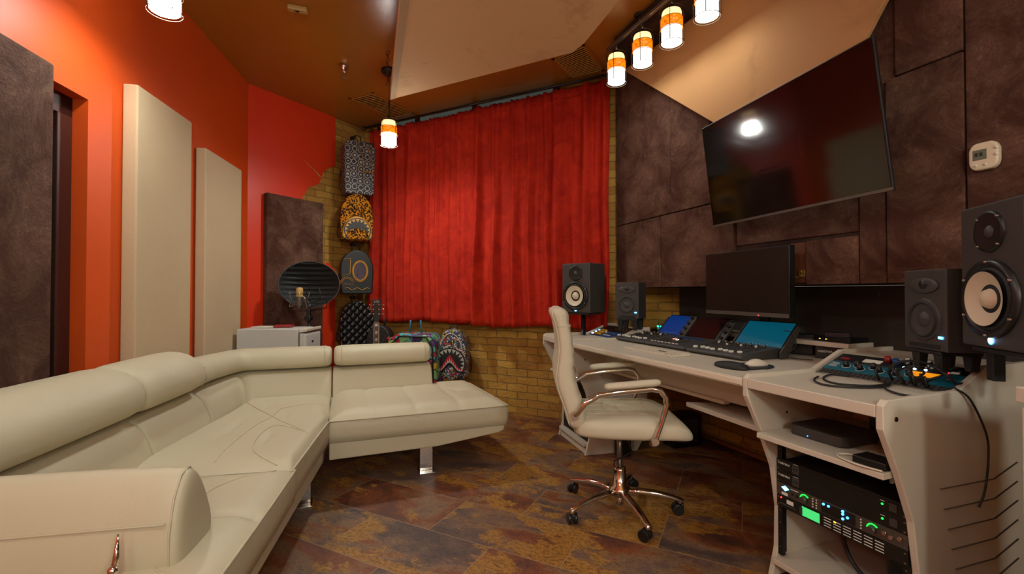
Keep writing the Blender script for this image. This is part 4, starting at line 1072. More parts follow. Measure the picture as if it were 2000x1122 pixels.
# ------------------------------------------------------------------ electric guitar
gb = PD(738, 680, 3.80); gt = PD(737, 584, 3.80); gb.z = 0; gl = gt.z
root = thing('electric_guitar', 'electric guitar standing upright behind the sofa, black headstock and inlaid neck showing', 'guitar', gb, R(4))
def gp(x, z, y=0): return (x, y+.16*(z/gl-.5)*-.5, z)
b = mk('black_plastic')
out = []
for i in range(40):
    a_ = 2*pi*i/40; r_ = .165*(1+.13*cos(2*a_+pi)) * (1 if sin(a_) < 0 else .86-.12*sin(a_)); out.append((r_*cos(a_)*(.98), .0, .22+1.0*r_*sin(a_)*1.18))
b.prism(out, (0, -.045, 0)); b.build('body', root, .008)
nk = [(-.021, .36), (.021, .36), (.018, gl-.19), (-.018, gl-.19)]
b = mk('wood_finger'); b.prism([(x, -.058, z) for x, z in nk], (0, .02, 0)); nko = b.build('neck', root, .003)
for i in range(9):
    b = mk('inlay')
    z = gl-.215-i*.062+i*i*.0012; wi = .011
    b.prism([(-wi, -.0595, z-.011), (wi*.8, -.0595, z-.011), (wi, -.0595, z+.011), (-wi*.8, -.0595, z+.011)], (0, .001, 0))
    b.build('inlay', nko)
b = mk('steel')
for i in range(19):
    z = gl-.19-.036*i*(1-.012*i); b.b2((-.019, -.060, z-.0008), (.019, -.058, z+.0008))
for i in range(6): x = -.013+i*.0052; b.tube([(x*1.1, -.061, .16), (x, -.062, gl-.19)], .0005, 4)
b.build('fret', nko)
b = mk('inlay')
for s_ in (-1, 1): b.b2((s_*.0195-.0012, -.0588, .36), (s_*.0195+.0012, -.045, gl-.195))
b.build('binding', nko)
b = mk('black_plastic')
hs = [(-.018, gl-.19), (.018, gl-.19), (.030, gl-.15), (.038, gl-.012), (.044, gl), (.010, gl-.006), (-.012, gl-.008), (-.042, gl-.004), (-.036, gl-.02), (-.030, gl-.15)]
b.prism([(x, -.055, z) for x, z in hs], (0, .016, 0)); hd = b.build('headstock', root, .002)
b = mk('chrome')
for i in range(3):
    for s_ in (-1, 1):
        z = gl-.048-.038*i; b.cyl((s_*.022, -.055, z), (s_*.022, -.064, z), .006, n=12); b.cyl((s_*.034, -.047, z), (s_*.048, -.047, z), .003, n=8); b.ball((s_*.055, -.047, z), .008, 10, (1, .5, .8))
b.build('tuning_peg', hd)
text('LTD', .022, (0, -.0565, gl-.024), (1, 0, 0), (0, 0, 1), 'inlay', hd)
b = mk('chrome'); b.b2((-.04, -.058, .14), (.04, -.048, .155)); b.b2((-.038, -.052, .25), (.038, -.046, .285)); b.build('bridge', root)
# ------------------------------------------------------------------ studio desk: two rack modules and the main desk between them
DZT = .74
MA = G(1060, 655, DZT); MB_ = None
ma_e = (G(1150, 888, 0)-G(1095, 845, 0)).normalized(); ML = .47
mb0 = G(1450, 738, DZT); mb1 = G(1725, 795, DZT); mb_e = (mb1-mb0).normalized(); MR = (mb1-mb0).length
def mframe(o, e): return Vector((o.x, o.y, 0)), atan2(e.y, e.x)
SIDE = [(0, .74), (0, .675), (.07, .54), (.13, .40), (.155, .25), (.15, .1), (.12, .0), (.60, 0), (.66, .1), (.70, .82), (.52, .82), (.36, .755), (.02, .755)]
def side_panel(root, x0, x1, D=.7, name='side_panel'):
    b = mk('white_laminate'); b.prism([(x0, y+(D-.7 if y > .55 else 0), z) for y, z in SIDE], (x1-x0, 0, 0)); return b.build(name, root, .003)
def module(label, o, e, W, shelves, D=.7, rails=True):
    loc, rz = mframe(o, e); root = thing('rack_desk_module', label, 'desk module', loc, rz)
    t = .02
    p0 = side_panel(root, 0, t, D); p1 = side_panel(root, W-t, W, D)
    b = mk('white_laminate'); b.b2((t, 0, .705), (W-t, .37, .74)); b.build('worktop', root, .003)
    b = mk('white_laminate'); b.prism([(t, .35, .66), (t, .37, .738), (t, .53, .80), (t, .53, .72)], (W-2*t, 0, 0)) if False else None
    b.b2((t, .52, .785), (W-t, D, .805)); b.b2((t, .575, .05), (W-t, .59, .8)); b.b2((t, .12, .05), (W-t, .575, .07)); b.build('carcass', root, .002)
    for z, y0 in shelves:
        b = mk('white_laminate'); b.b2((t+.004, y0, z-.018), (W-t-.004, .57, z)); s_ = b.build('shelf', root, .002)
        b = mk('steel'); b.b2((t, y0+.03, z-.03), (t+.006, .5, z-.016)); b.b2((W-t-.006, y0+.03, z-.03), (W-t, .5, z-.016)); b.build('drawer_slide', s_)
    if rails:
        for x in (t+.001, W-t-.019):
            b = mk('black_plastic'); b.b2((x, .15, .08), (x+.018, .165, .50)); b.b2((x, .165, .08), (x+.003, .19, .50))
            r_ = b.build('rack_rail', root)
            b = mk('steel')
            for i in range(9): b.cyl((x+.009, .1505, .11+.045*i), (x+.009, .149, .11+.045*i), .0025, n=8)
            b.build('rail_screw', r_)
    return root, (p0, p1), loc, rz
# left module
mlr, pl, mlo, mlz = module('white rack desk module at the far left end of the studio desk', MA, ma_e, ML, [(.50, .05)], .60, rails=False)
b = mk('black_matte'); b.b2((.02, .16, .07), (ML-.02, .175, .46)); b.build('front_panel', mlr)
b = mk('steel')
for z, y in ((.12, .3), (.12, .55), (.56, .2), (.56, .45), (.62, .12)): b.cyl((ML+.0005, y, z), (ML+.002, y, z), .006, n=10)
b.build('panel_screw', pl[1])
b = mk('white_edge'); b.b2((.02, .135, .0), (ML-.02, .155, .035)); b.build('plinth', mlr, .002)
# right module
mrr, pr, mro, mrz = module('white rack desk module at the near right end of the studio desk', mb0, mb_e, MR, [(.542, .04)], .85)
b = mk('black_matte')
for k in range(7):
    z = .477-.062*k
    b = mk('slot_shadow'); b.tube([(MR+.0002, .255+.018*k, z), (MR+.0002, .54, z-.012), (MR+.0002, .68, z+.022)], .0042, 4, flat=.3)
    b.build('vent_slot', pr[1])
b = mk('bronze'); b.cyl((MR, .055, .70), (MR+.002, .055, .70), .007, n=14); b.build('panel_screw', pr[1])
b = mk('black_plastic'); 
for z, y in ((.60, .2), (.62, .35), (.58, .48)): b.cyl((.0205, y, z), (.0215, y, z), .005, n=10)
b.build('panel_hole', pr[0])
# main desk
A_ = MA+ma_e*ML; B_ = mb0; A_ = V3(A_); B_ = V3(B_)
DA = A_; de = (B_-A_).normalized(); dp = Vector((-de.y, de.x, 0)); DL = (B_-A_).length
pa = Vector((-ma_e.y, ma_e.x, 0)); pb_ = Vector((-mb_e.y, mb_e.x, 0))
desk = thing('studio_desk', 'long white main studio desk between the two rack modules', 'desk', DA, atan2(de.y, de.x))
Mi = Matrix.Rotation(-atan2(de.y, de.x), 3, 'Z')
def dk(p): return Mi @ (V3(p)-DA)
def dkp(px, py, z=DZT): 
    q = dk(G(px, py, z)); return Vector((q.x, q.y, z))
def poly(b, pts, z0, z1): b.prism([Vector((p.x, p.y, z0)) for p in pts], (0, 0, z1-z0))
e1 = dk(A_+pa*.92); e2 = dk(B_+pb_*.86)
b = mk('white_laminate'); poly(b, [Vector((.003, 0, 0)), Vector((DL-.003, 0, 0)), e2-Vector((.004, 0, 0)), e1+Vector((.004, 0, 0))], .706, .738); b.build('worktop', desk, .004)
b = mk('white_edge'); b.b2((.004, -.004, .712), (DL-.004, .0, .733)); b.build('front_edge', desk, .003)
b = mk('white_laminate'); b.b2((.02, .26, .56), (DL-.01, .278, .705)); b.build('modesty_panel', desk, .002)
b = mk('white_edge'); b.b2((.0, .245, .545), (DL*.76, .285, .562)); b.build('panel_strip', desk, .003)
b = mk('white_laminate'); b.prism([(DL*.62, .20, .50), (DL+.02, .16, .50), (DL+.02, .48, .50), (DL*.72, .44, .50)], (0, 0, .022)); b.build('lower_shelf', desk, .003)
# rear riser
b = mk('white_laminate'); b.b2((.12, .74, .80), (DL*.93, .92, .822)); b.b2((DL*.93-.022, .74, .74), (DL*.93, .92, .80)); b.b2((.12, .74, .74), (.142, .92, .80)); b.build('riser', desk, .003)
# black board upright behind the desk, under the velvet wall
q0 = dk(Vector((1.19, 3.30, 0))); 
bx0 = DA+dp*.99+de*(-.10); bx1 = DA+dp*1.02+de*1.75
b = mk('niche_black', bx0); b.prism([V3(bx0, .742), V3(bx1, .742), V3(bx1, 1.084), V3(bx0, 1.084)], dp*.02)
b.use('steel'); c_ = bx0.lerp(bx1, .71); b.cyl(V3(c_, 1.045), V3(c_, 1.045)-dp*.004, .006, n=12)
tag(b.build('back_board', None), 'black upright board behind the desk, below the velvet wall', 'board')
# wooden post and power box in the shadow under the desk
p = G(1462, 885, 0); b = mk('orange_wood', p); b.box(p+Vector((0, 0, .27)), (.05, .05, .54), .35); b.box(p+Vector((.0, -.03, .04)), (.10, .09, .08), .35)
tag(b.build('wooden_post', None, .003), 'short orange-brown wooden post in the dark under the desk', 'post')
p = mlo+Matrix.Rotation(mlz, 3, 'Z') @ Vector((ML+.055, .36, 0)); b = mk('black_plastic', p); b.box(p+Vector((0, 0, .075)), (.07, .09, .15), mlz)
tag(b.build('power_box', None, .012), 'black power box on the floor beside the left desk module', 'power box')
p = mlo+Matrix.Rotation(mlz, 3, 'Z') @ Vector((ML-.02, .86, 0)); b = mk('black_plastic', p); b.box(p+Vector((0, 0, .11)), (.12, .22, .22), mlz); b.use('dark_plastic'); b.box(p+Vector((0, 0, .11))+Matrix.Rotation(mlz, 3, 'Z') @ Vector((.061, 0, 0)), (.004, .16, .16), mlz)
tag(b.build('computer_case', None, .006), 'small black computer case on the floor behind the left desk module', 'computer')

# ------------------------------------------------------------------ loudspeakers
def speaker(name, label, fc, yaw, w_, h_, d_, kind, pitch=0, led='led_blue'):
    """fc: bottom centre of the front; local front faces -y"""
    root = thing(name, label, 'speaker', fc, rot=(pitch, 0, yaw))
    b = mk('dark_plastic'); b.b2((-w_/2, 0, 0), (w_/2, d_, h_)); b.build('cabinet', root, .006 if kind == 'white' else .004, 3)
    if kind == 'white':
        r = w_*.37; zc = h_*.34; zt_ = h_*.80
        b = mk('black_plastic'); b.lathe([(r*1.20, 0), (r*1.19, .009), (r*1.05, .013), (r*.97, .008)], 48, (0, 0, zc), (0, -1, 0)); rg = b.build('woofer_ring', root)
        b = mk('rubber'); b.lathe([(r*.97, .006), (r*.92, .012), (r*.84, .009), (r*.82, .004)], 48, (0, 0, zc), (0, -1, 0)); b.build('surround', rg)
        b = mk('cone_white'); b.lathe([(r*.83, .006), (r*.40, -.012), (r*.30, -.014)], 48, (0, 0, zc), (0, -1, 0)); 
        b.lathe([(r*.31, -.010), (r*.26, .0), (r*.15, .006), (0, .008)], 32, (0, 0, zc), (0, -1, 0)); cn_ = b.build('woofer_cone', root)
        # cone sits in front of the cabinet face
        cn_.location = (0, -.012, 0)
        b = mk('black_matte'); b.lathe([(0, .0015), (r*1.0, .0015), (r*1.02, 0)], 40, (0, 0, zc), (0, -1, 0)); b.build('woofer_well', root)
        tr = w_*.235; b = mk('black_plastic'); b.lathe([(tr, 0), (tr*.97, .006), (tr*.86, .006), (tr*.4, .0015), (tr*.3, .002)], 40, (0, 0, zt_), (0, -1, 0)); b.build('tweeter_horn', root)
        b = mk('grey_plastic'); b.lathe([(tr*.3, .002), (tr*.24, .006), (0, .009)], 24, (0, 0, zt_), (0, -1, 0)); b.build('tweeter_dome', root)
        b = mk('steel')
        for a in range(6): b.lathe([(0, .0165), (.0035, .016), (.004, .0)], 10, (r*1.12*cos(a*pi/3+.5), 0, zc+r*1.12*sin(a*pi/3+.5)), (0, -1, 0))
        for a in range(4): b.lathe([(0, .010), (.003, .0095), (.0035, 0)], 10, (tr*.93*cos(a*pi/2+.8), 0, zt_+tr*.93*sin(a*pi/2+.8)), (0, -1, 0))
        b.build('screw', root)
        b = mk('led_white'); b.lathe([(0, .003), (.0075, .003), (.008, 0)], 20, (0, 0, h_*.055), (0, -1, 0)); b.use('led_blue'); b.lathe([(.008, .002), (.0115, .0015)], 20, (0, 0, h_*.055), (0, -1, 0)); b.build('power_light', root)
    else:
        r = w_*.33; zc = h_*.38; zt_ = h_*.80
        b = mk('dark_plastic'); b.lathe([(r*1.16, 0), (r*1.12, .006), (r*1.0, .004)], 44, (0, 0, zc), (0, -1, 0)); rg = b.build('woofer_ring', root)
        b = mk('rubber'); b.lathe([(r*1.02, .004), (r*.93, .010), (r*.84, .006), (r*.82, .003)], 44, (0, 0, zc), (0, -1, 0)); b.build('surround', rg)
        b = mk('grey_plastic'); b.lathe([(r*.83, .0045), (r*.45, .001), (r*.42, .001)], 44, (0, 0, zc), (0, -1, 0)); b.lathe([(r*.42, .0015), (r*.3, .008), (0, .011)], 30, (0, 0, zc), (0, -1, 0)); b.build('woofer_cone', root)
        b = mk('grey_plastic'); b.loft([[(w_*.36*k*cos(2*pi*i/32), -dy, zt_+h_*.10*k*sin(2*pi*i/32)) for i in range(32)] for k, dy in ((1, .0005), (.93, .005), (.45, .002), (.2, .0015))]); b.build('tweeter_horn', root)
        b = mk('black_plastic'); b.lathe([(r*.28, .002), (r*.2, .007), (0, .009)], 20, (0, 0, zt_+.004), (0, -1, 0)); b.build('tweeter_dome', root)
        b = mk('black_matte'); b.prism([(x, -.0005, z+h_*.055) for x, z in rrect(w_*.72, h_*.05, h_*.02)], (0, -.0015, 0)); b.build('bass_port', root)
        b = mk('led_blue'); b.prism([(x+w_*.38, -.0005, z+h_*.17) for x, z in rrect(w_*.10, h_*.032, h_*.006)], (0, -.002, 0)); b.use('led_white'); b.prism([(x+w_*.38, -.003, z+h_*.17) for x, z in rrect(w_*.05, h_*.018, h_*.004)], (0, -.001, 0)); b.build('power_light', root)
    return root
# fit a speaker front to two pixel columns: front-left bottom corner pixel at depth D, right edge column px1, yaw
def fit(px0, pyb, pyt, D, px1, yaw):
    c0 = PD(px0, pyb, D); r = (px1-1000)/FPX; x = Vector((cos(yaw), sin(yaw), 0))
    w_ = (r*c0.y-c0.x)/(x.x-r*x.y); return c0+x*(w_/2), w_, PD(px0, pyt, D).z-c0.z
yw = R(-42); f_, w_, h_ = fit(1098, 610, 516, 3.37, 1152, yw)
speaker('studio_monitor_speaker', 'black speaker with white cone on the stand in front of the curtain', f_, yw, w_, h_, .205, 'white')
y_ = Vector((-sin(yw), cos(yw), 0)); st = V3(f_+y_*.10)
root = thing('speaker_stand', 'black pole stand under the left white-cone speaker', 'speaker stand', st, yw)
b = mk('black_plastic'); b.box((0, 0, f_.z-.008), (.20, .18, .014)); b.build('top_plate', root, .003)
b = mk('black_plastic'); b.cyl((0, 0, .02), (0, 0, f_.z-.014), .018, n=16); b.build('pole', root)
b = mk('black_plastic'); b.box((0, 0, .01), (.22, .20, .02)); b.build('base', root, .004)
def feet(name, label, cx, yaw, w_, d_, z0, z1):
    root = thing(name, label, 'speaker stand', V3(cx, z0), yaw); h_ = z1-z0
    b = mk('black_plastic'); b.b2((-w_/2, .0, h_-.012), (w_/2, d_, h_-.001)); b.build('top_plate', root, .003)
    for x in (-w_/2+.018, w_/2-.018):
        for y in (.018, d_-.02):
            b = mk('black_plastic'); b.hexa([(x-.012, y-.012, 0), (x+.012, y-.012, 0), (x+.012, y+.012, 0), (x-.012, y+.012, 0), (x-.018, y-.014, h_-.012), (x+.018, y-.014, h_-.012), (x+.018, y+.014, h_-.012), (x-.018, y+.014, h_-.012)]); b.build('leg', root, .002)
    return root
yw = R(-36); f_, w_, h_ = fit(1202, 622, 552, 3.04, 1247, yw)
speaker('studio_monitor_speaker', 'small black speaker with grey cone at the far left end of the desk', f_, yw, w_, h_, .14, 'grey')
feet('desktop_speaker_stand', 'small black desktop stand under the far small speaker', f_, yw, w_*.86, .13, .8065, f_.z)
yw = R(-97.7); f_, w_, h_ = fit(1767, 677, 530, 1.56, 1848, yw)
speaker('studio_monitor_speaker', 'black speaker with grey cone at the near right end of the desk', f_, yw, w_, h_, .15, 'grey')
feet('desktop_speaker_stand', 'small black desktop stand under the near grey-cone speaker', f_, yw, w_*.72, .12, .8065, f_.z)
yw = R(-106.6); f_, w_, h_ = fit(1879, 672, 411, 1.33, 2004, yw)
speaker('studio_monitor_speaker', 'large black speaker with cream cone at the right edge, nearest the viewer', f_, yw, w_, h_, .24, 'white')
root = thing('speaker_stand', 'black raised stand carrying the large speaker at the right edge', 'speaker stand', V3(f_, .806), yw)
hh = f_.z-.806
b = mk('black_plastic'); b.b2((-w_*.45, .015, hh-.016), (w_*.45, .21, hh-.001)); b.build('top_plate', root, .003)
for x in (-w_*.30, w_*.30):
    for y in (.05, .17):
        b = mk('black_plastic'); b.b2((x-.014, y-.014, 0), (x+.014, y+.014, hh-.016)); b.build('leg', root, .002)

# ------------------------------------------------------------------ computer monitor
m0 = PD(1379, 611, 2.66); m1 = PD(1542, 624, 2.10); zb_ = (m0.z+m1.z)/2; mt = PD(1379, 498, 2.66).z
mw = (m1-m0).length; myaw = atan2(m1.y-m0.y, m1.x-m0.x); mc_ = (m0+m1)/2
root = thing('computer_monitor', 'black computer monitor standing on the desk riser below the television', 'monitor', V3(mc_, .823), myaw)
z0 = zb_-.823; z1 = mt-.823
b = mk('black_plastic'); b.b2((-mw/2, 0, z0), (mw/2, .035, z1)); b.build('casing', root, .003)
b = mk('screen_black'); b.b2((-mw/2+.006, -.0015, z0+.022), (mw/2-.006, -.0002, z1-.006)); b.build('screen', root)
b = mk('tv_bezel'); b.b2((-mw/2+.002, -.002, z0+.001), (mw/2-.002, -.0002, z0+.020)); b.build('bottom_bezel', root)
b = mk('led_red'); b.b2((mw*.18, -.003, z0+.004), (mw*.19, -.002, z0+.008)); b.build('power_light', root)
b = mk('black_plastic'); b.b2((-.03, .036, z0+.10), (.03, .15, z0+.13)); b.b2((-.03, .13, .008), (.03, .15, z0+.13)); b.b2((-.10, .10, 0), (.10, .24, .010)); b.build('stand', root, .003)

# ------------------------------------------------------------------ control surfaces with tablets
def surface(label, x0, w_, knobs_side=False, tab='tablet_blue', y0=.335, dep=.25):
    root = thing('control_surface', label, 'mixing controller', DA+de*x0+dp*y0+Vector((0, 0, .7385)), atan2(de.y, de.x))
    b = mk('grey_plastic'); b.prism([(0, -.005, .012), (0, .02, .0), (0, dep, .0), (0, dep, .052), (0, .0, .024)], (w_, 0, 0)); b.build('base', root, .005, 3)
    sl = (.052-.024)/dep
    def top(x, y): return Vector((x, y, .0245+sl*y))
    if not knobs_side:
        for i in range(8):
            x = w_*(.09+.109*i)
            b = mk('black_matte'); a = top(x, .03); c = top(x, .125); b.hexa([a+Vector((-.0015, 0, 0)), a+Vector((.0015, 0, 0)), c+Vector((.0015, 0, 0)), c+Vector((-.0015, 0, 0)), a+Vector((-.0015, 0, .001)), a+Vector((.0015, 0, .001)), c+Vector((.0015, 0, .001)), c+Vector((-.0015, 0, .001))]); b.build('fader_slot', root)
            b = mk('pale_print'); p = top(x, .035+.006*((i*5) % 3)); b.box(p+Vector((0, 0, .005)), (.013, .022, .010)); b.build('fader', root, .002)
            b = mk('grey_metal'); b.cyl(top(x, .205), top(x, .205)+Vector((0, 0, .014)), .009, .0075, 14); b.build('knob', root)
            b = mk('dark_plastic'); 
            for y in (.14, .155, .17): b.box(top(x, y)+Vector((0, 0, .002)), (.016, .009, .005))
            b.build('key_buttons', root)
            if i % 2 == 0:
                b = mk('pale_print'); b.box(top(x+.01, .185-.012*(i % 3))+Vector((0, 0, .006)), (.009, .009, .009)); b.build('white_button', root, .002)
    else:
        b = mk('dark_plastic')
        for j in range(5):
            for i in range(9): b.box(top(w_*.12+i*.022, .05+j*.02)+Vector((0, 0, .002)), (.018, .015, .005))
        b.build('key_buttons', root)
        b = mk('led_blue' if False else 'blue_panel')
        for i in range(9): b.box(top(w_*.34+i*.018, .19)+Vector((0, 0, .003)), (.013, .012, .005))
        b.build('blue_buttons', root)
        b = mk('pale_print')
        for i in range(8): b.box(top(w_*.10+i*.030, .028)+Vector((0, 0, .003)), (.016, .005, .004))
        b.build('pale_buttons', root)
        b = mk('chrome'); b.lathe([(0, .016), (.028, .015), (.033, .009), (.033, 0)], 30, top(w_*.42, .12)); b.build('jog_wheel', root)
    # tablet leaning back on its cradle
    tw_ = w_*.72; tx = w_*.15; ty = dep-.01; lift = .045
    if tab == 'tablet_blue': tx = .13; ty += .03
    if tab == 'tablet_teal': tx = .085; tw_ = w_*.79
    if knobs_side: tx = w_*.20; tw_ = w_*.70
    u0 = Vector((tx, ty, lift)); up = Vector((0, .115, .122)); n_ = Vector((0, -.122, .115)).normalized()
    b = mk('black_plastic'); b.prism([u0, u0+Vector((tw_, 0, 0)), u0+Vector((tw_, 0, 0))+up, u0+up], -n_*.008); tb = b.build('tablet', root, .003)
    b = mk(tab); i_ = Vector((.006, 0, 0)); k_ = up*.035
    b.prism([u0+i_+k_+n_*.0003, u0+Vector((tw_, 0, 0))-i_+k_+n_*.0003, u0+Vector((tw_, 0, 0))-i_+up-k_+n_*.0003, u0+i_+up-k_+n_*.0003], n_*.0008); b.build('tablet_screen', tb)
    if tab != 'tablet_dark':
        b = mk('pale_print'); 
        for i in range(7):
            p = u0+Vector((tw_*(.25+.075*i), 0, 0))+up*.10+n_*.0014; b.box(p, (.004, .002, .002))
        b.build('screen_marks', tb)
    for x_, dx in ((tx-.004, -.008), (tx+tw_+.004, .008)):
        b = mk('grey_plastic'); b.prism([Vector((x_, ty-.02, .03)), Vector((x_, ty+.10, .155)), Vector((x_, ty+.118, .14)), Vector((x_, ty+.03, .0)), Vector((x_, ty-.02, .0))], (dx, 0, 0)); b.build('cradle_arm', root, .002)
    if knobs_side:
        for s_ in (0, 1):
            b = mk('grey_plastic'); a = u0+Vector((-.058 if s_ == 0 else tw_+.014, 0, 0)); b.prism([a, a+Vector((.044, 0, 0)), a+Vector((.044, 0, 0))+up, a+up], -n_*.010)
            b.build('encoder_strip', root, .002)
        for s_ in (0, 1):
            for j in range(4):
                b = mk('black_plastic'); a = u0+Vector((-.036 if s_ == 0 else tw_+.036, 0, 0))+up*(.13+.25*j); b.cyl(a, a+n_*.016, .0095, .008, 14); b.build('knob', root)
    return root
surface('left mixing controller with bright blue tablet, fader rows and knobs', -.015, .335, False, 'tablet_blue', .345)
surface('middle mixing controller with dark tablet and silver jog wheel', .325, .335, True, 'tablet_dark', .345)
s3 = surface('right mixing controller with teal tablet, nearest the mouse', .68, .35, False, 'tablet_teal', .335)
# small rack unit with teal lights behind the left controller
q = dkp(1268, 654); root = thing('effects_box', 'small black unit with teal lights behind the left controller', 'audio unit', DA+de*(q.x-.02)+dp*(q.y+.03)+Vector((0, 0, .7385)), atan2(de.y, de.x))
b = mk('black_plastic'); b.prism([(0, 0, 0), (0, .12, 0), (0, .12, .075), (0, .0, .04)], (.13, 0, 0)); b.build('case', root, .003)
for i in range(3):
    b = mk('led_teal'); x = .022+.034*i; b.cyl((x, .05, .058), (x, .048, .066), .007, n=14); b.build('teal_light', root)
b = mk('grey_metal')
for i in range(4): b.cyl((.02+.03*i, .09, .068), (.02+.03*i, .088, .080), .007, n=12)
b.build('knobs', root)
# keyboard
kp = [dkp(1220, 682), dkp(1306, 699), dkp(1344, 694), dkp(1257, 677)]
kc = (kp[0]+kp[1]+kp[2]+kp[3])/4
root = thing('computer_keyboard', 'slim white computer keyboard at the front of the desk', 'keyboard', DA+de*kc.x+dp*kc.y+Vector((0, 0, .7385)), atan2(de.y, de.x))
b = mk('white_plastic'); b.prism([(-.20, -.055, 0), (-.20, .055, 0), (-.20, .055, .014), (-.20, -.055, .006)], (.40, 0, 0)); b.build('case', root, .002)
for j in range(5):
    for i in range(14):
        if j == 0 and 3 < i < 9: continue
        b = mk('white_plastic'); y = -.042+j*.020; b.box((-.185+i*.0283, y, .0085+(y+.055)*.073), (.024, .017, .004)); b.build('key', root)
b = mk('white_plastic'); b.box((-.185+6*.0283, -.042, .0095), (.135, .017, .004)); b.build('space_bar', root)
b = mk('grey_plastic'); b.box((.08, -.018, .0145), (.05, .012, .0008)); b.build('key_marks', root)
# mouse pad and mouse
mp_ = dkp(1458, 716); root = thing('mouse_pad', 'black gel mouse pad with a raised wrist rest', 'mouse pad', DA+de*mp_.x+dp*mp_.y+Vector((0, 0, .7385)), atan2(dp.y, dp.x))
P = [(.125*cos(2*pi*i/40)+.0, .085*sin(2*pi*i/40)*(1 if cos(2*pi*i/40) > 0 else .9), 0) for i in range(40)]
b = mk('rubber'); b.prism(P, (0, 0, .004)); b.build('mat', root, .0015)
b = mk('rubber'); b.ball((-.085, 0, .008), .075, 20, (.60, 1.1, .26)); b.build('wrist_rest', root)
ms = dkp(1477, 716); root = thing('computer_mouse', 'white and silver computer mouse lying on the black pad', 'mouse', DA+de*ms.x+dp*ms.y+Vector((0, 0, .7428)), atan2(dp.y, dp.x)-.12)
b = mk('white_plastic'); b.loft([[(-.055+.11*k, .030*sin(pi*min(.999, max(.001, k)))**.4*cos(pi*j/12), .001+.028*sin(pi*(k*.8+.12))**.6*sin(pi*j/12)*sin(pi*min(.999, max(.001, k)))**.3) for j in range(13)] for k in [i/14 for i in range(15)]], closed=True); b.build('shell', root)
b = mk('grey_metal'); b.loft([[(-.055+.11*k, .0303*sin(pi*min(.999, max(.001, k)))**.4*cos(a), .004+.004*sin(a*1.0)) for a in (0, .6, 1.2, pi-1.2, pi-.6, pi)] for k in [i/14 for i in range(15)]], caps=True); b.build('side_band', root)
# boxes at the right back of the desk
bx = dk(G(1612, 702, DZT)); 
o_ = G(1592, 699, DZT); bz = atan2(de.y, de.x)+R(28)
root = thing('printed_box', 'black box with white lettering on its end beside the right controller', 'box', V3(o_, .7385), bz)
b = mk('black_plastic'); b.b2((0, 0, 0), (.155, .11, .062)); b.build('carton', root, .002)
text('INSIGNIA', .014, (.040, -.0008, .034), (1, 0, 0), (0, 0, 1), 'pale_print', root)
rot28 = Matrix.Rotation(bz, 3, 'Z')
o2 = V3(o_, 0)+rot28 @ Vector((.035, .02, 0)); root = thing('card_reader', 'black upright drive standing on the lettered box', 'drive', V3(o2, .8010), bz)
b = mk('black_plastic'); b.b2((0, 0, 0), (.10, .05, .062)); b.build('case', root, .003)
b = mk('steel'); 
for i in range(5): b.b2((.058, -.001, .008+.008*i), (.064, 0, .012+.008*i))
b.cyl((.02, 0, .02), (.02, -.002, .02), .005, n=12); b.build('ports', root)
o3 = V3(o_, 0)+rot28 @ Vector((-.115, .085, 0)); root = thing('power_adapter', 'black power adapter block at the foot of the riser', 'adapter', V3(o3, .7385), bz)
b = mk('black_plastic'); b.b2((0, 0, 0), (.10, .07, .105)); b.build('case', root, .006)
# books / slim black devices on the riser
o4 = DA+de*(DL*.80)+dp*.76; root = thing('slim_device', 'slim black device lying on the white riser right of the monitor', 'device', V3(o4, .8225), atan2(de.y, de.x))
b = mk('black_plastic'); b.b2((0, 0, 0), (.17, .13, .022)); b.build('case', root, .003)
b = mk('led_amber'); b.b2((.03, -.001, .010), (.036, 0, .013)); b.b2((.06, -.001, .010), (.066, 0, .013)); b.build('indicator', root)

# ------------------------------------------------------------------ rack units let into the slopes
def slope(root_loc, rz, W, name, label, build, cat='audio unit'):
    # frame whose x runs along the module, y up the slope, z out of it
    a = Matrix.Translation(root_loc) @ Matrix.Rotation(rz, 4, 'Z') @ Matrix.Translation((.022, .362, .742)) @ Matrix.Rotation(atan2(.062, .158), 4, 'X')
    root = thing(name, label, cat); root.matrix_world = a; root.rotation_mode = 'XYZ'
    loc, rq, sc_ = a.decompose(); root.location = loc; root.rotation_euler = rq.to_euler()
    build(root, W-.044); return root
SLL = hypot(.158, .062)
def knob(root, x, y, r, mat='black_plastic', cap=None, h_=.014):
    b = mk(mat); b.cyl((x, y, .003), (x, y, .003+h_), r, r*.85, 18)
    if cap: b.use(cap); b.cyl((x, y, .003+h_), (x, y, .0036+h_), r*.6, n=14)
    b.build('knob', root)
def u_left(root, W):
    b = mk('blue_panel'); b.b2((0, 0, -.01), (W, SLL*.5, .003)); b.build('blue_faceplate', root, .001)
    b = mk('black_plastic'); b.b2((0, SLL*.52, -.01), (W, SLL, .003)); b.build('black_faceplate', root, .001)
    for x, y in ((.03, .015), (.03, .045), (.03, .075)):
        b = mk('led_white' if y < .05 else 'led_blue'); b.b2((x-.012, y, .003), (x+.014, y+.012, .005)); b.build('lit_meter', root)
    for i in range(5):
        for j in range(3): knob(root, .075+.020*i+.004*j, .018+.026*j, .0095, 'yellow_knob')
    knob(root, .185, .055, .008, 'pale_print')
    b = mk('pale_print')
    for i in range(5): b.ring((.20+.02*i, .025, .0035), .007, .0009)
    b.b2((.20, .062, .003), (.30, .064, .0034)); b.build('printed_marks', root)
    b = mk('steel')
    for i in range(6): b.cyl((.22+.026*i, SLL*.7+.012*(i % 2), .003), (.22+.026*i, SLL*.7+.012*(i % 2), .008), .005, n=12)
    b.build('switch', root)
slope(mlo, mlz, ML, 'rack_synthesizer', 'blue and black rack unit with yellow knobs in the far desk module', u_left)
def u_right(root, W):
    pass
rt = mro
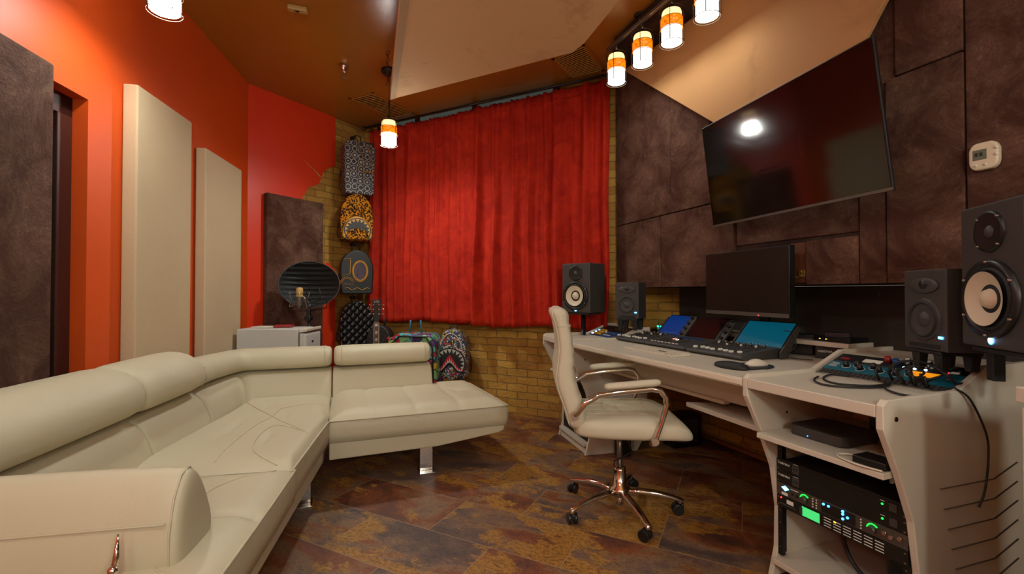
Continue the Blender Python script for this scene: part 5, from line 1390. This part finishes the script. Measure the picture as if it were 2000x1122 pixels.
def u_teal(root, W):
    b = mk('teal_panel'); b.b2((0, .036, -.01), (W*.70, SLL*.60, .003)); b.build('teal_faceplate', root, .001)
    b = mk('orange_panel'); b.prism([(W*.64, SLL*.42, .0032), (W*.80, SLL*.42, .0032), (W*.84, SLL*.60, .0032), (W*.62, SLL*.60, .0032)], (0, 0, .001)); b.build('orange_display', root)
    b = mk('teal_panel'); b.prism([(W*.82, .03, -.005), (W, .03, -.005), (W, SLL*.66, -.005), (W*.87, SLL*.66, -.005)], (0, 0, .009)); b.build('teal_corner_plate', root)
    b = mk('black_plastic'); b.b2((W*.70, .036, -.01), (W, SLL*.62, .002)); b.build('black_faceplate', root)
    k = [(.17, .55), (.25, .75), (.30, .42), (.38, .75), (.45, .45), (.53, .72), (.58, .38), (.66, .60)]
    for x, y in k: knob(root, W*x, .036+(SLL*.6-.036)*y, .0105, 'black_plastic', 'steel', .018)
    b = mk('pale_print')
    for x, y in k: b.ring((W*x, .036+(SLL*.6-.036)*y, .0036), .0145, .0007, n=20)
    for i in range(4): b.b2((W*.02, .060+.009*i, .003), (W*(.10-.012*(i % 2)), .0625+.009*i, .0035))
    b.build('printed_marks', root)
    b = mk('pink_print'); b.b2((W*.90, .075, .0042), (W*.96, .080, .0046)); b.build('pink_lettering', root)
slope(mro, mrz, MR, 'teal_compressor', 'teal rack unit with black knobs and orange display in the near module', u_teal)
def u_top(root, W):
    b = mk('black_plastic'); b.b2((0, SLL*.62, -.01), (W, SLL*1.0, .003)); b.build('faceplate', root, .001)
    b = mk('red_knob'); b.b2((.02, SLL*.72, .003), (.05, SLL*.80, .005)); b.build('red_button', root)
    b = mk('led_red'); b.cyl((W*.86, SLL*.72, .003), (W*.86, SLL*.72, .006), .004, n=12); b.build('red_light', root)
    b = mk('pale_print'); b.b2((.10, SLL*.70, .003), (.16, SLL*.84, .005)); b.b2((W*.70, SLL*.80, .003), (W*.75, SLL*.90, .006)); b.b2((W*.88, SLL*.70, .003), (W*.93, SLL*.76, .005)); b.build('switch_plate', root)
    for i, m_ in enumerate(('red_knob', 'blue_panel', 'steel', 'steel', 'steel', 'grey_plastic')):
        knob(root, W*(.42+.075*i), SLL*(.80 if i % 2 else .86), .0115, m_, 'pale_print' if i in (2, 3, 4) else None, .020)
    b = mk('led_white')
    for i in (2, 3, 4): b.cyl((W*(.42+.075*i), SLL*.70, .003), (W*(.42+.075*i), SLL*.70, .005), .0045, n=10)
    b.build('white_light', root)
slope(mro, mrz, MR, 'channel_strip', 'black rack unit with red, blue and silver knobs behind the teal one', u_top)
def u_patch(root, W):
    b = mk('steel'); b.b2((0, -.004, -.01), (W, .032, .003)); b.build('faceplate', root, .001)
    for j in range(2):
        b = mk('black_matte')
        for i in range(24): b.cyl((.015+(W-.03)*i/23, .008+.014*j, .003), (.015+(W-.03)*i/23, .008+.014*j, .0042), .0048, n=10)
        b.build('jack_row', root)
    b = mk('black_plastic')
    for i, (x, y) in enumerate(((.52, 0), (.60, 1), (.70, 0), (.74, 1), (.78, 0), (.82, 1), (.86, 0))): b.cyl((W*x, .008+.014*y, .004), (W*x, .002+.014*y, .045), .0042, n=10)
    b.build('jack_plug', root)
slope(mro, mrz, MR, 'patch_bay', 'silver patch bay strip with two rows of jacks and black plugs', u_patch, 'patch bay')

# cables on the near module
def cable(name, label, pts, r=.0035, mat='rubber', cat='cable', zf=None):
    P = [Vector(p) for p in pts]; out = []
    for i in range(len(P)-1):
        p0 = P[max(0, i-1)]; p1 = P[i]; p2 = P[i+1]; p3 = P[min(len(P)-1, i+2)]
        for k in range(8):
            t = k/8; out.append(.5*((2*p1)+(p2-p0)*t+(2*p0-5*p1+4*p2-p3)*t*t+(3*p1-p0-3*p2+p3)*t**3))
    out.append(P[-1]); b = mk(mat, P[0]); b.tube(out, r, 7); return tag(b.build(name), label, cat)
g = lambda x, y, z=.745: G(x, y, z)
cable('audio_cable', 'black audio cable looped loosely at the left of the white worktop', [g(1598, 736), g(1590, 743), g(1610, 752), g(1660, 757), g(1715, 757), g(1738, 752), g(1728, 742), g(1700, 738)])
cable('audio_cable', 'second black audio cable forming a flat coil on the worktop', [g(1660, 736), g(1625, 732), g(1608, 740), g(1635, 750), g(1700, 754, .749), g(1738, 749, .749), g(1725, 740)])
cable('audio_cable', 'long black audio cable sweeping forward from the patch bay', [g(1728, 745, .748), g(1730, 760, .746), g(1765, 772), g(1810, 774), g(1850, 763), g(1872, 742, .765), g(1875, 725, .80)])
cable('audio_cable', 'black audio cable making a big arch over the teal unit knobs', [g(1745, 742, .75), g(1735, 725, .79), g(1755, 708, .83), g(1790, 706, .835), g(1822, 716, .82), g(1855, 738, .79), g(1868, 752, .76)])
cable('audio_cable', 'black audio cable crossing from coil to orange display', [g(1760, 745, .76), g(1752, 728, .79), g(1780, 716, .82), g(1805, 728, .80), g(1790, 742, .77), g(1830, 738, .78), g(1858, 722, .81), g(1870, 718, .82)])
Rr = Matrix.Rotation(mrz, 3, 'Z')
def mr(x, y, z): return mro+Rr @ Vector((x, y, z))
cable('audio_cable', 'black audio cable hanging down the outside of the near module', [g(1872, 722, .80), g(1885, 745, .775), mr(MR-.005, .345, .768), mr(MR+.012, .39, .73), mr(MR+.016, .465, .62), mr(MR+.016, .475, .54), mr(MR+.016, .455, .45), mr(MR+.012, .43, .40)], .003)

# rack gear below
def rackunit(name, label, z, build, mat='black_plastic', hu=.0435):
    root = thing(name, label, 'rack unit', mr(.022, .146, z), mrz)
    W = MR-.044
    b = mk(mat); b.b2((0, -.003, .0005), (W, 0, hu)); b.build('faceplate', root, .001)
    b = mk('black_matte'); b.b2((.022, .0005, .001), (W-.022, .30, hu-.001)); b.build('chassis', root)
    for x in (.007, W-.007):
        for zz in (.008, hu-.008): b = mk('steel'); b.cyl((x, -.003, zz), (x, -.0045, zz), .003, n=10); b.build('rack_screw', root)
    build(root, W); return root
def furm(root, W):
    text('FURMAN', .011, (.030, -.0036, .029), (1, 0, 0), (0, 0, 1), 'pale_print', root)
    b = mk('grey_plastic'); b.b2((.062, -.004, .008), (.088, -.003, .038)); b.build('outlet', root, .001)
    b = mk('black_matte'); b.b2((.068, -.0045, .018), (.071, -.004, .028)); b.b2((.078, -.0045, .018), (.081, -.004, .028)); b.build('outlet_slots', root)
    b = mk('led_green'); b.cyl((W*.845, -.003, .022), (W*.845, -.005, .022), .003, n=12); b.build('power_light', root)
    b = mk('dark_plastic'); b.b2((W*.89, -.006, .010), (W*.94, -.003, .034)); b.build('rocker_switch', root, .001)
    b = mk('pale_print'); b.b2((W*.83, -.0035, .031), (W*.86, -.003, .0325)); b.b2((.066, -.0035, .040), (.084, -.003, .0412)); b.build('printed_marks', root)
rackunit('power_conditioner', 'black power conditioner, upper of the two identical ones in the near rack', .394, furm)
rackunit('power_conditioner', 'black power conditioner, lower of the two identical ones in the near rack', .350, furm)
def apo(root, W):
    b = mk('led_white'); b.prism([(.022, -.0035, .030), (.034, -.0035, .036), (.046, -.0035, .030), (.034, -.0035, .022)], (0, .001, 0)); b.use('led_blue'); b.prism([(.018, -.0032, .030), (.034, -.0032, .039), (.050, -.0032, .030), (.034, -.0032, .019)], (0, .0005, 0)); b.build('lit_logo', root)
    b = mk('pale_print'); b.b2((.020, -.0036, .004), (.044, -.003, .014)); b.b2((.056, -.0034, .034), (.085, -.003, .0365)); b.build('label_plate', root)
    b = mk('black_matte')
    for x in (.062, .080): b.cyl((x, -.003, .02), (x, -.005, .02), .005, n=14)
    b.build('input_jack', root)
    for x in (W*.26, W*.78):
        b = mk('grey_metal'); b.cyl((x, -.003, .020), (x, -.018, .020), .012, .011, 22); kk = b.build('level_knob', root)
        b = mk('led_green'); b.tube([(x+.016*cos(a), -.004, .020+.016*sin(a)) for a in [R(40+15*i) for i in range(10)]], .002, 5); b.build('light_ring', kk)
    b = mk('pale_print')
    for x in (W*.33, W*.36, W*.70):
        for z in (.008, .017, .026, .035): b.cyl((x, -.003, z), (x, -.0045, z), .0025, n=8)
    b.build('small_button', root)
    b = mk('black_plastic'); b.b2((W*.40, -.0036, .004), (W*.66, -.003, .040)); b.build('meter_window', root)
    for x, z in ((.42, .033), (.46, .033), (.57, .036), (.57, .027), (.57, .012), (.605, .022)): b = mk('led_blue'); b.cyl((W*x, -.0036, z), (W*x, -.006, z), .0038, n=12); b.build('blue_light', root)
    b = mk('chrome')
    for x, z in ((.86, .026), (.90, .020), (.955, .028)): b.cyl((W*x, -.003, z), (W*x, -.010, z), .006, n=14)
    b.build('chrome_knob', root)
rackunit('audio_interface', 'grey-brown audio interface with blue lit logo and two green ringed knobs', .306, apo, 'grey_metal')
def lcdu(root, W):
    b = mk('lcd_green'); b.b2((W*.235, -.004, .006), (W*.385, -.003, .038)); b.build('green_screen', root)
    b = mk('led_red'); b.cyl((.018, -.003, .036), (.018, -.005, .036), .0025, n=10); b.build('red_light', root)
    b = mk('pale_print')
    b.b2((.04, -.0038, .022), (.066, -.003, .036))
    b.build('label_plate', root)
    b = mk('grey_plastic'); b.b2((.012, -.0036, .012), (.075, -.003, .017)); b.b2((.09, -.006, .008), (.10, -.003, .034)); b.build('card_slot', root)
    b = mk('pale_print')
    for c in range(6):
        for r_ in range(4): b.b2((W*(.42+.075*c), -.0038, .007+.009*r_), (W*(.42+.075*c)+.024, -.003, .0095+.009*r_))
    b.build('button_rows', root)
    b = mk('led_amber'); b.b2((W*.50, -.0045, .032), (W*.515, -.003, .036)); b.build('amber_light', root)
rackunit('effects_processor', 'black effects unit with a bright green screen, lowest in the near rack', .261, lcdu)
# things on the module shelf and floor
root = thing('mini_computer', 'flat dark rounded mini computer on the rack module shelf', 'computer', mr(.165, .14, .5425), mrz)
b = mk('dark_plastic'); b.prism([(x, y+.10, 0) for x, y in rrect(.20, .20, .035)], (0, 0, .036)); b.build('case', root, .006, 3)
b = mk('led_blue'); b.cyl((-.02, -.0005, .010), (-.02, -.0015, .010), .0018, n=8); b.build('power_light', root)
root = thing('storage_drive', 'black box behind the mini computer on the module shelf', 'drive', mr(.29, .36, .5425), mrz)
b = mk('black_plastic'); b.b2((-.08, 0, 0), (.10, .15, .10)); b.build('case', root, .004)
b = mk('steel'); 
for i in range(3): b.cyl((-.05+.02*i, -.001, .05+.01*i), (-.05+.02*i, 0, .05+.01*i), .003, n=8)
b.build('port', root)
root = thing('black_adapter', 'small flat black box on the right of the module shelf', 'adapter', mr(MR-.075, .06, .5425), mrz)
b = mk('black_plastic'); b.b2((-.045, 0, 0), (.045, .07, .022)); b.build('case', root, .003)
cable('white_cable', 'thin white cable coiled on the right of the module shelf', [mr(MR-.06, .13, .547), mr(MR-.13, .12, .547), mr(MR-.17, .08, .547), mr(MR-.15, .05, .547), mr(MR-.09, .035, .547), mr(MR-.03, .045, .547)], .003, 'white_plastic')
cable('power_cable', 'thick black power cable drooping below the rack units', [mr(.17, .30, .27), mr(.18, .27, .18), mr(.24, .25, .115), mr(.32, .25, .10), mr(.36, .27, .14)], .007)
root = thing('power_strip_adapter', 'dark blue-black power adapter inside the bottom of the near module', 'adapter', mr(.28, .33, .0705), mrz)
b = mk('black_plastic'); b.b2((0, 0, 0), (.09, .07, .13)); b.build('case', root, .006)
# thin cable at the right controller
q1 = DA+de*1.02+dp*.62+Vector((0, 0, .87))
cable('charging_cable', 'thin black charging cable hanging from the teal tablet', [q1, q1+de*.05+Vector((0, 0, -.01)), q1+de*.06+Vector((0, 0, -.07)), q1+de*.03-dp*.02+Vector((0, 0, -.12)), q1+de*.12+dp*.03+Vector((0, 0, -.127))], .0022)

# white cabinet cut by the right edge
p = Vector((1.115, .62, 0)); b = mk('white_laminate', p); b.b2((1.115, .62, 0), (1.55, 1.0, .80)); b.b2((1.108, .61, .81), (1.56, 1.006, .845)); b.b2((1.125, .63, .79), (1.54, .99, .82))
tag(b.build('white_cabinet', None, .003), 'white cabinet cut off by the right edge of the view', 'cabinet')

# ------------------------------------------------------------------ office chair
cr = thing('office_chair', 'cream leather office chair with chrome arms and five-star base', 'office chair', (.520, 2.21, 0), R(-3))
def wp_(px, py, D):   # point in chair frame
    q = PD(px, py, D)-Vector((.506, 2.21, 0)); return Matrix.Rotation(R(3), 3, 'Z') @ q
b = mk('chrome'); b.lathe([(0, .07), (.032, .072), (.036, .095), (.05, .10), (.05, .115), (.032, .125), (.03, .20), (.026, .215), (.0, .215)], 28); 
b.cyl((0, 0, .035), (0, 0, .075), .018, n=16); hub = b.build('hub', cr)
b = mk('steel'); b.cyl((0, 0, .21), (0, 0, .385), .014, n=18); b.build('gas_lift', cr)
for k in range(5):
    a = R(65+3+72*k); d_ = Vector((cos(a), sin(a), 0)); s_ = Vector((-d_.y, d_.x, 0)); rr = []
    for t, z, hw, hh in ((.03, .098, .022, .016), (.09, .100, .020, .015), (.17, .094, .017, .013), (.24, .080, .015, .012), (.285, .066, .014, .013), (.295, .062, .012, .011)):
        c_ = d_*t+Vector((0, 0, z)); rr.append([c_+s_*hw*cos(2*pi*j/12)+Vector((0, 0, hh*sin(2*pi*j/12))) for j in range(12)])
    b = mk('chrome'); b.loft(rr); b.cyl(d_*.28+Vector((0, 0, .066)), d_*.28+Vector((0, 0, .047)), .011, n=12); lg = b.build('base_leg', cr)
    ca = R(40*k+20); cd = Vector((cos(ca), sin(ca), 0)); cp_ = d_*.28; ws = Vector((-cd.y, cd.x, 0))
    b = mk('black_plastic')
    for s2 in (-1, 1): b.cyl(cp_+ws*s2*.006+cd*.012+Vector((0, 0, .0255)), cp_+ws*s2*.022+cd*.012+Vector((0, 0, .0255)), .0255, n=22)
    b.box(cp_+cd*.004+Vector((0, 0, .040)), (.04, .02, .022), ca); b.build('caster', lg, .003)
b = mk('black_plastic'); b.box((0.0, 0, .395), (.18, .12, .03)); b.box((-.05, 0, .385), (.06, .06, .03)); b.build('mechanism', cr, .006)
b = mk('black_plastic'); b.tube([(.0, -.03, .385), (.02, -.10, .375), (.05, -.05, .30), (.02, -.02, .27), (-.03, -.03, .25), (-.03, -.02, .22)], .004, 6); b.build('lever_cable', cr)
def sec(y, yr, pts, e=1): return pts
# seat: lofted across its depth, quilted top
def seatsec(x, hw, zt_, zb_, n=24):
    P = []
    for j in range(n):
        a = 2*pi*j/n; c = abs(cos(a))**.38*(1 if cos(a) >= 0 else -1); s_ = abs(sin(a))**.55*(1 if sin(a) >= 0 else -1)
        P.append((x, hw*c, (zt_+zb_)/2+(zt_-zb_)/2*s_))
    return P
S_ = [(-.235, .17, .455, .425), (-.225, .215, .487, .415), (-.20, .235, .498, .405), (-.10, .245, .498, .400), (.0, .25, .500, .398), (.10, .25, .502, .398), (.17, .25, .500, .400), (.22, .245, .490, .398), (.262, .23, .468, .396), (.285, .20, .435, .398), (.292, .15, .420, .405)]
b = mk('chair_leather'); b.loft([seatsec(*s_) for s_ in S_]); st_ = b.build('seat', cr, sub=1)
b = mk('chair_leather')
for x in (-.15, -.085, -.02, .045, .11, .165): b.tube([(x+.02*(abs(y)/.2), y, .5035-.0*abs(y)) for y in [-.155+.031*i for i in range(11)]], .0011, 5)
for y in (-.15, -.075, 0, .075, .15): b.tube([(-.19+.04*i, y, .5035+(.0 if i < 10 else -.004)) for i in range(9)], .0011, 5)
b.tube([seatsec(x, hw+.001, zt_, zb_)[2] for x, hw, zt_, zb_ in S_[1:-1]], .0035, 5); b.tube([seatsec(x, hw+.001, zt_, zb_)[-2+0] for x, hw, zt_, zb_ in S_[1:-1]], .0035, 5)
b.build('seat_piping', st_)
# backrest: ribbed front, smooth rear, slight S in profile
def bc(t):   # centre line (x,z) and half thickness, half width
    z = .44+t*.545
    x = -.215-.055*t-.035*sin(pi*min(1, t*1.1))*0+(.035*math.exp(-((t-.42)/.22)**2)*-1)-(.06*max(0, t-.55)*1.2)
    return x, z, .040+.012*math.exp(-((t-.30)/.25)**2)-.008*t+(.010*math.exp(-((t-.94)/.05)**2)), .225-.02*t
rings = []
N = 46
for i in range(N+1):
    t = i/N; x, z, th, hw = bc(t); f = 1
    if t < .05: f = .55+.45*(t/.05)**.5
    if t > .95: f = .35+.65*sqrt(max(0, 1-((t-.95)/.05)**2))
    rib = .005*abs(sin(pi*t*10)) if .04 < t < .86 else 0
    P = []
    for j in range(28):
        a = 2*pi*j/28; c = abs(cos(a))**.42*(1 if cos(a) >= 0 else -1); s_ = abs(sin(a))**.5*(1 if sin(a) >= 0 else -1)
        P.append((x+(th*f+(rib if s_ > 0 else 0))*s_, hw*(.5+.5*f)*c, z))
    rings.append(P)
b = mk('chair_leather'); b.loft(rings); bk_ = b.build('backrest', cr)
b = mk('chair_leather')
for idx in (0, 14): 
    pass
b.tube([(r_[25][0]-.004, r_[25][1], r_[25][2]) for r_ in rings[2:-1]], .0035, 5); b.build('backrest_piping', bk_); b = mk('chair_leather'); b.tube([(r_[17][0]-.002, r_[17][1]-.002, r_[17][2]) for r_ in rings[2:-1]], .003, 5)
b.build('backrest_piping', bk_)
b = mk('chair_leather'); b.tube([Vector(q)+Vector((q[0]-bc(.84)[0], q[1]*.02, 0))*.03 for q in rings[39]], .0022, 5, True); b.build('headrest_seam', bk_)
# chrome arms with pads
for s_ in (-1, 1):
    y = s_*.262
    b = mk('chrome'); b.tube([(-.235, y*.90, .515), (-.225, y, .53), (-.19, y, .575), (-.13, y, .612), (-.05, y, .625), (.09, y, .640), (.125, y, .634), (.148, y, .605), (.150, y, .57), (.13, y, .50), (.105, y, .43), (.098, y, .405), (.09, y*.9, .40)], [.010]+[.0125]*10+[.0125, .010], 12, flat=.8)
    b.cyl((-.235, y*.86, .515), (-.235, y*.95, .515), .018, n=14); b.cyl((.10, y*.97, .42), (.10, y*1.06, .42), .016, n=14); ar = b.build('armrest_frame', cr)
    b = mk('chair_leather'); rr = []
    for t, f in ((0, .5), (.03, .85), (.08, 1), (.5, 1.03), (.92, 1), (.97, .85), (1, .5)):
        x = -.11+.235*t; z = .648+.022*t
        rr.append([(x, y+.026*f*cos(2*pi*j/14), z+.015*f*sin(2*pi*j/14)) for j in range(14)])
    b.loft(rr); b.build('arm_pad', cr)
bpy.context.view_layer.update()

# ------------------------------------------------------------------ things of one kind share a group phrase
GROUPS = {'velvet_wall_panel': 'brown velvet panels on the right wall', 'acoustic_panel': 'padded acoustic panels on the left walls', 'ceiling_vent': 'slatted vents in the ceiling',
  'pendant_lamp': 'amber banded pendant lamps', 'track_light': 'track lights with amber banded lamps', 'fill_globe_lamp': 'added fill globes behind the viewpoint', 'velvet_curtain': 'red velvet curtains',
  'backpack': 'backpacks hanging on the brick wall', 'rack_desk_module': 'rack modules of the studio desk', 'studio_monitor_speaker': 'black studio speakers', 'speaker_stand': 'black speaker stands',
  'desktop_speaker_stand': 'small desktop speaker stands', 'control_surface': 'mixing controllers on the desk', 'audio_cable': 'black audio cables on the near module', 'power_conditioner': 'power conditioners in the near rack'}
for o in bpy.data.objects:
    if o.parent is None and 'label' in o:
        k = o.name.split('.')[0]
        if k in GROUPS: o['group'] = GROUPS[k]
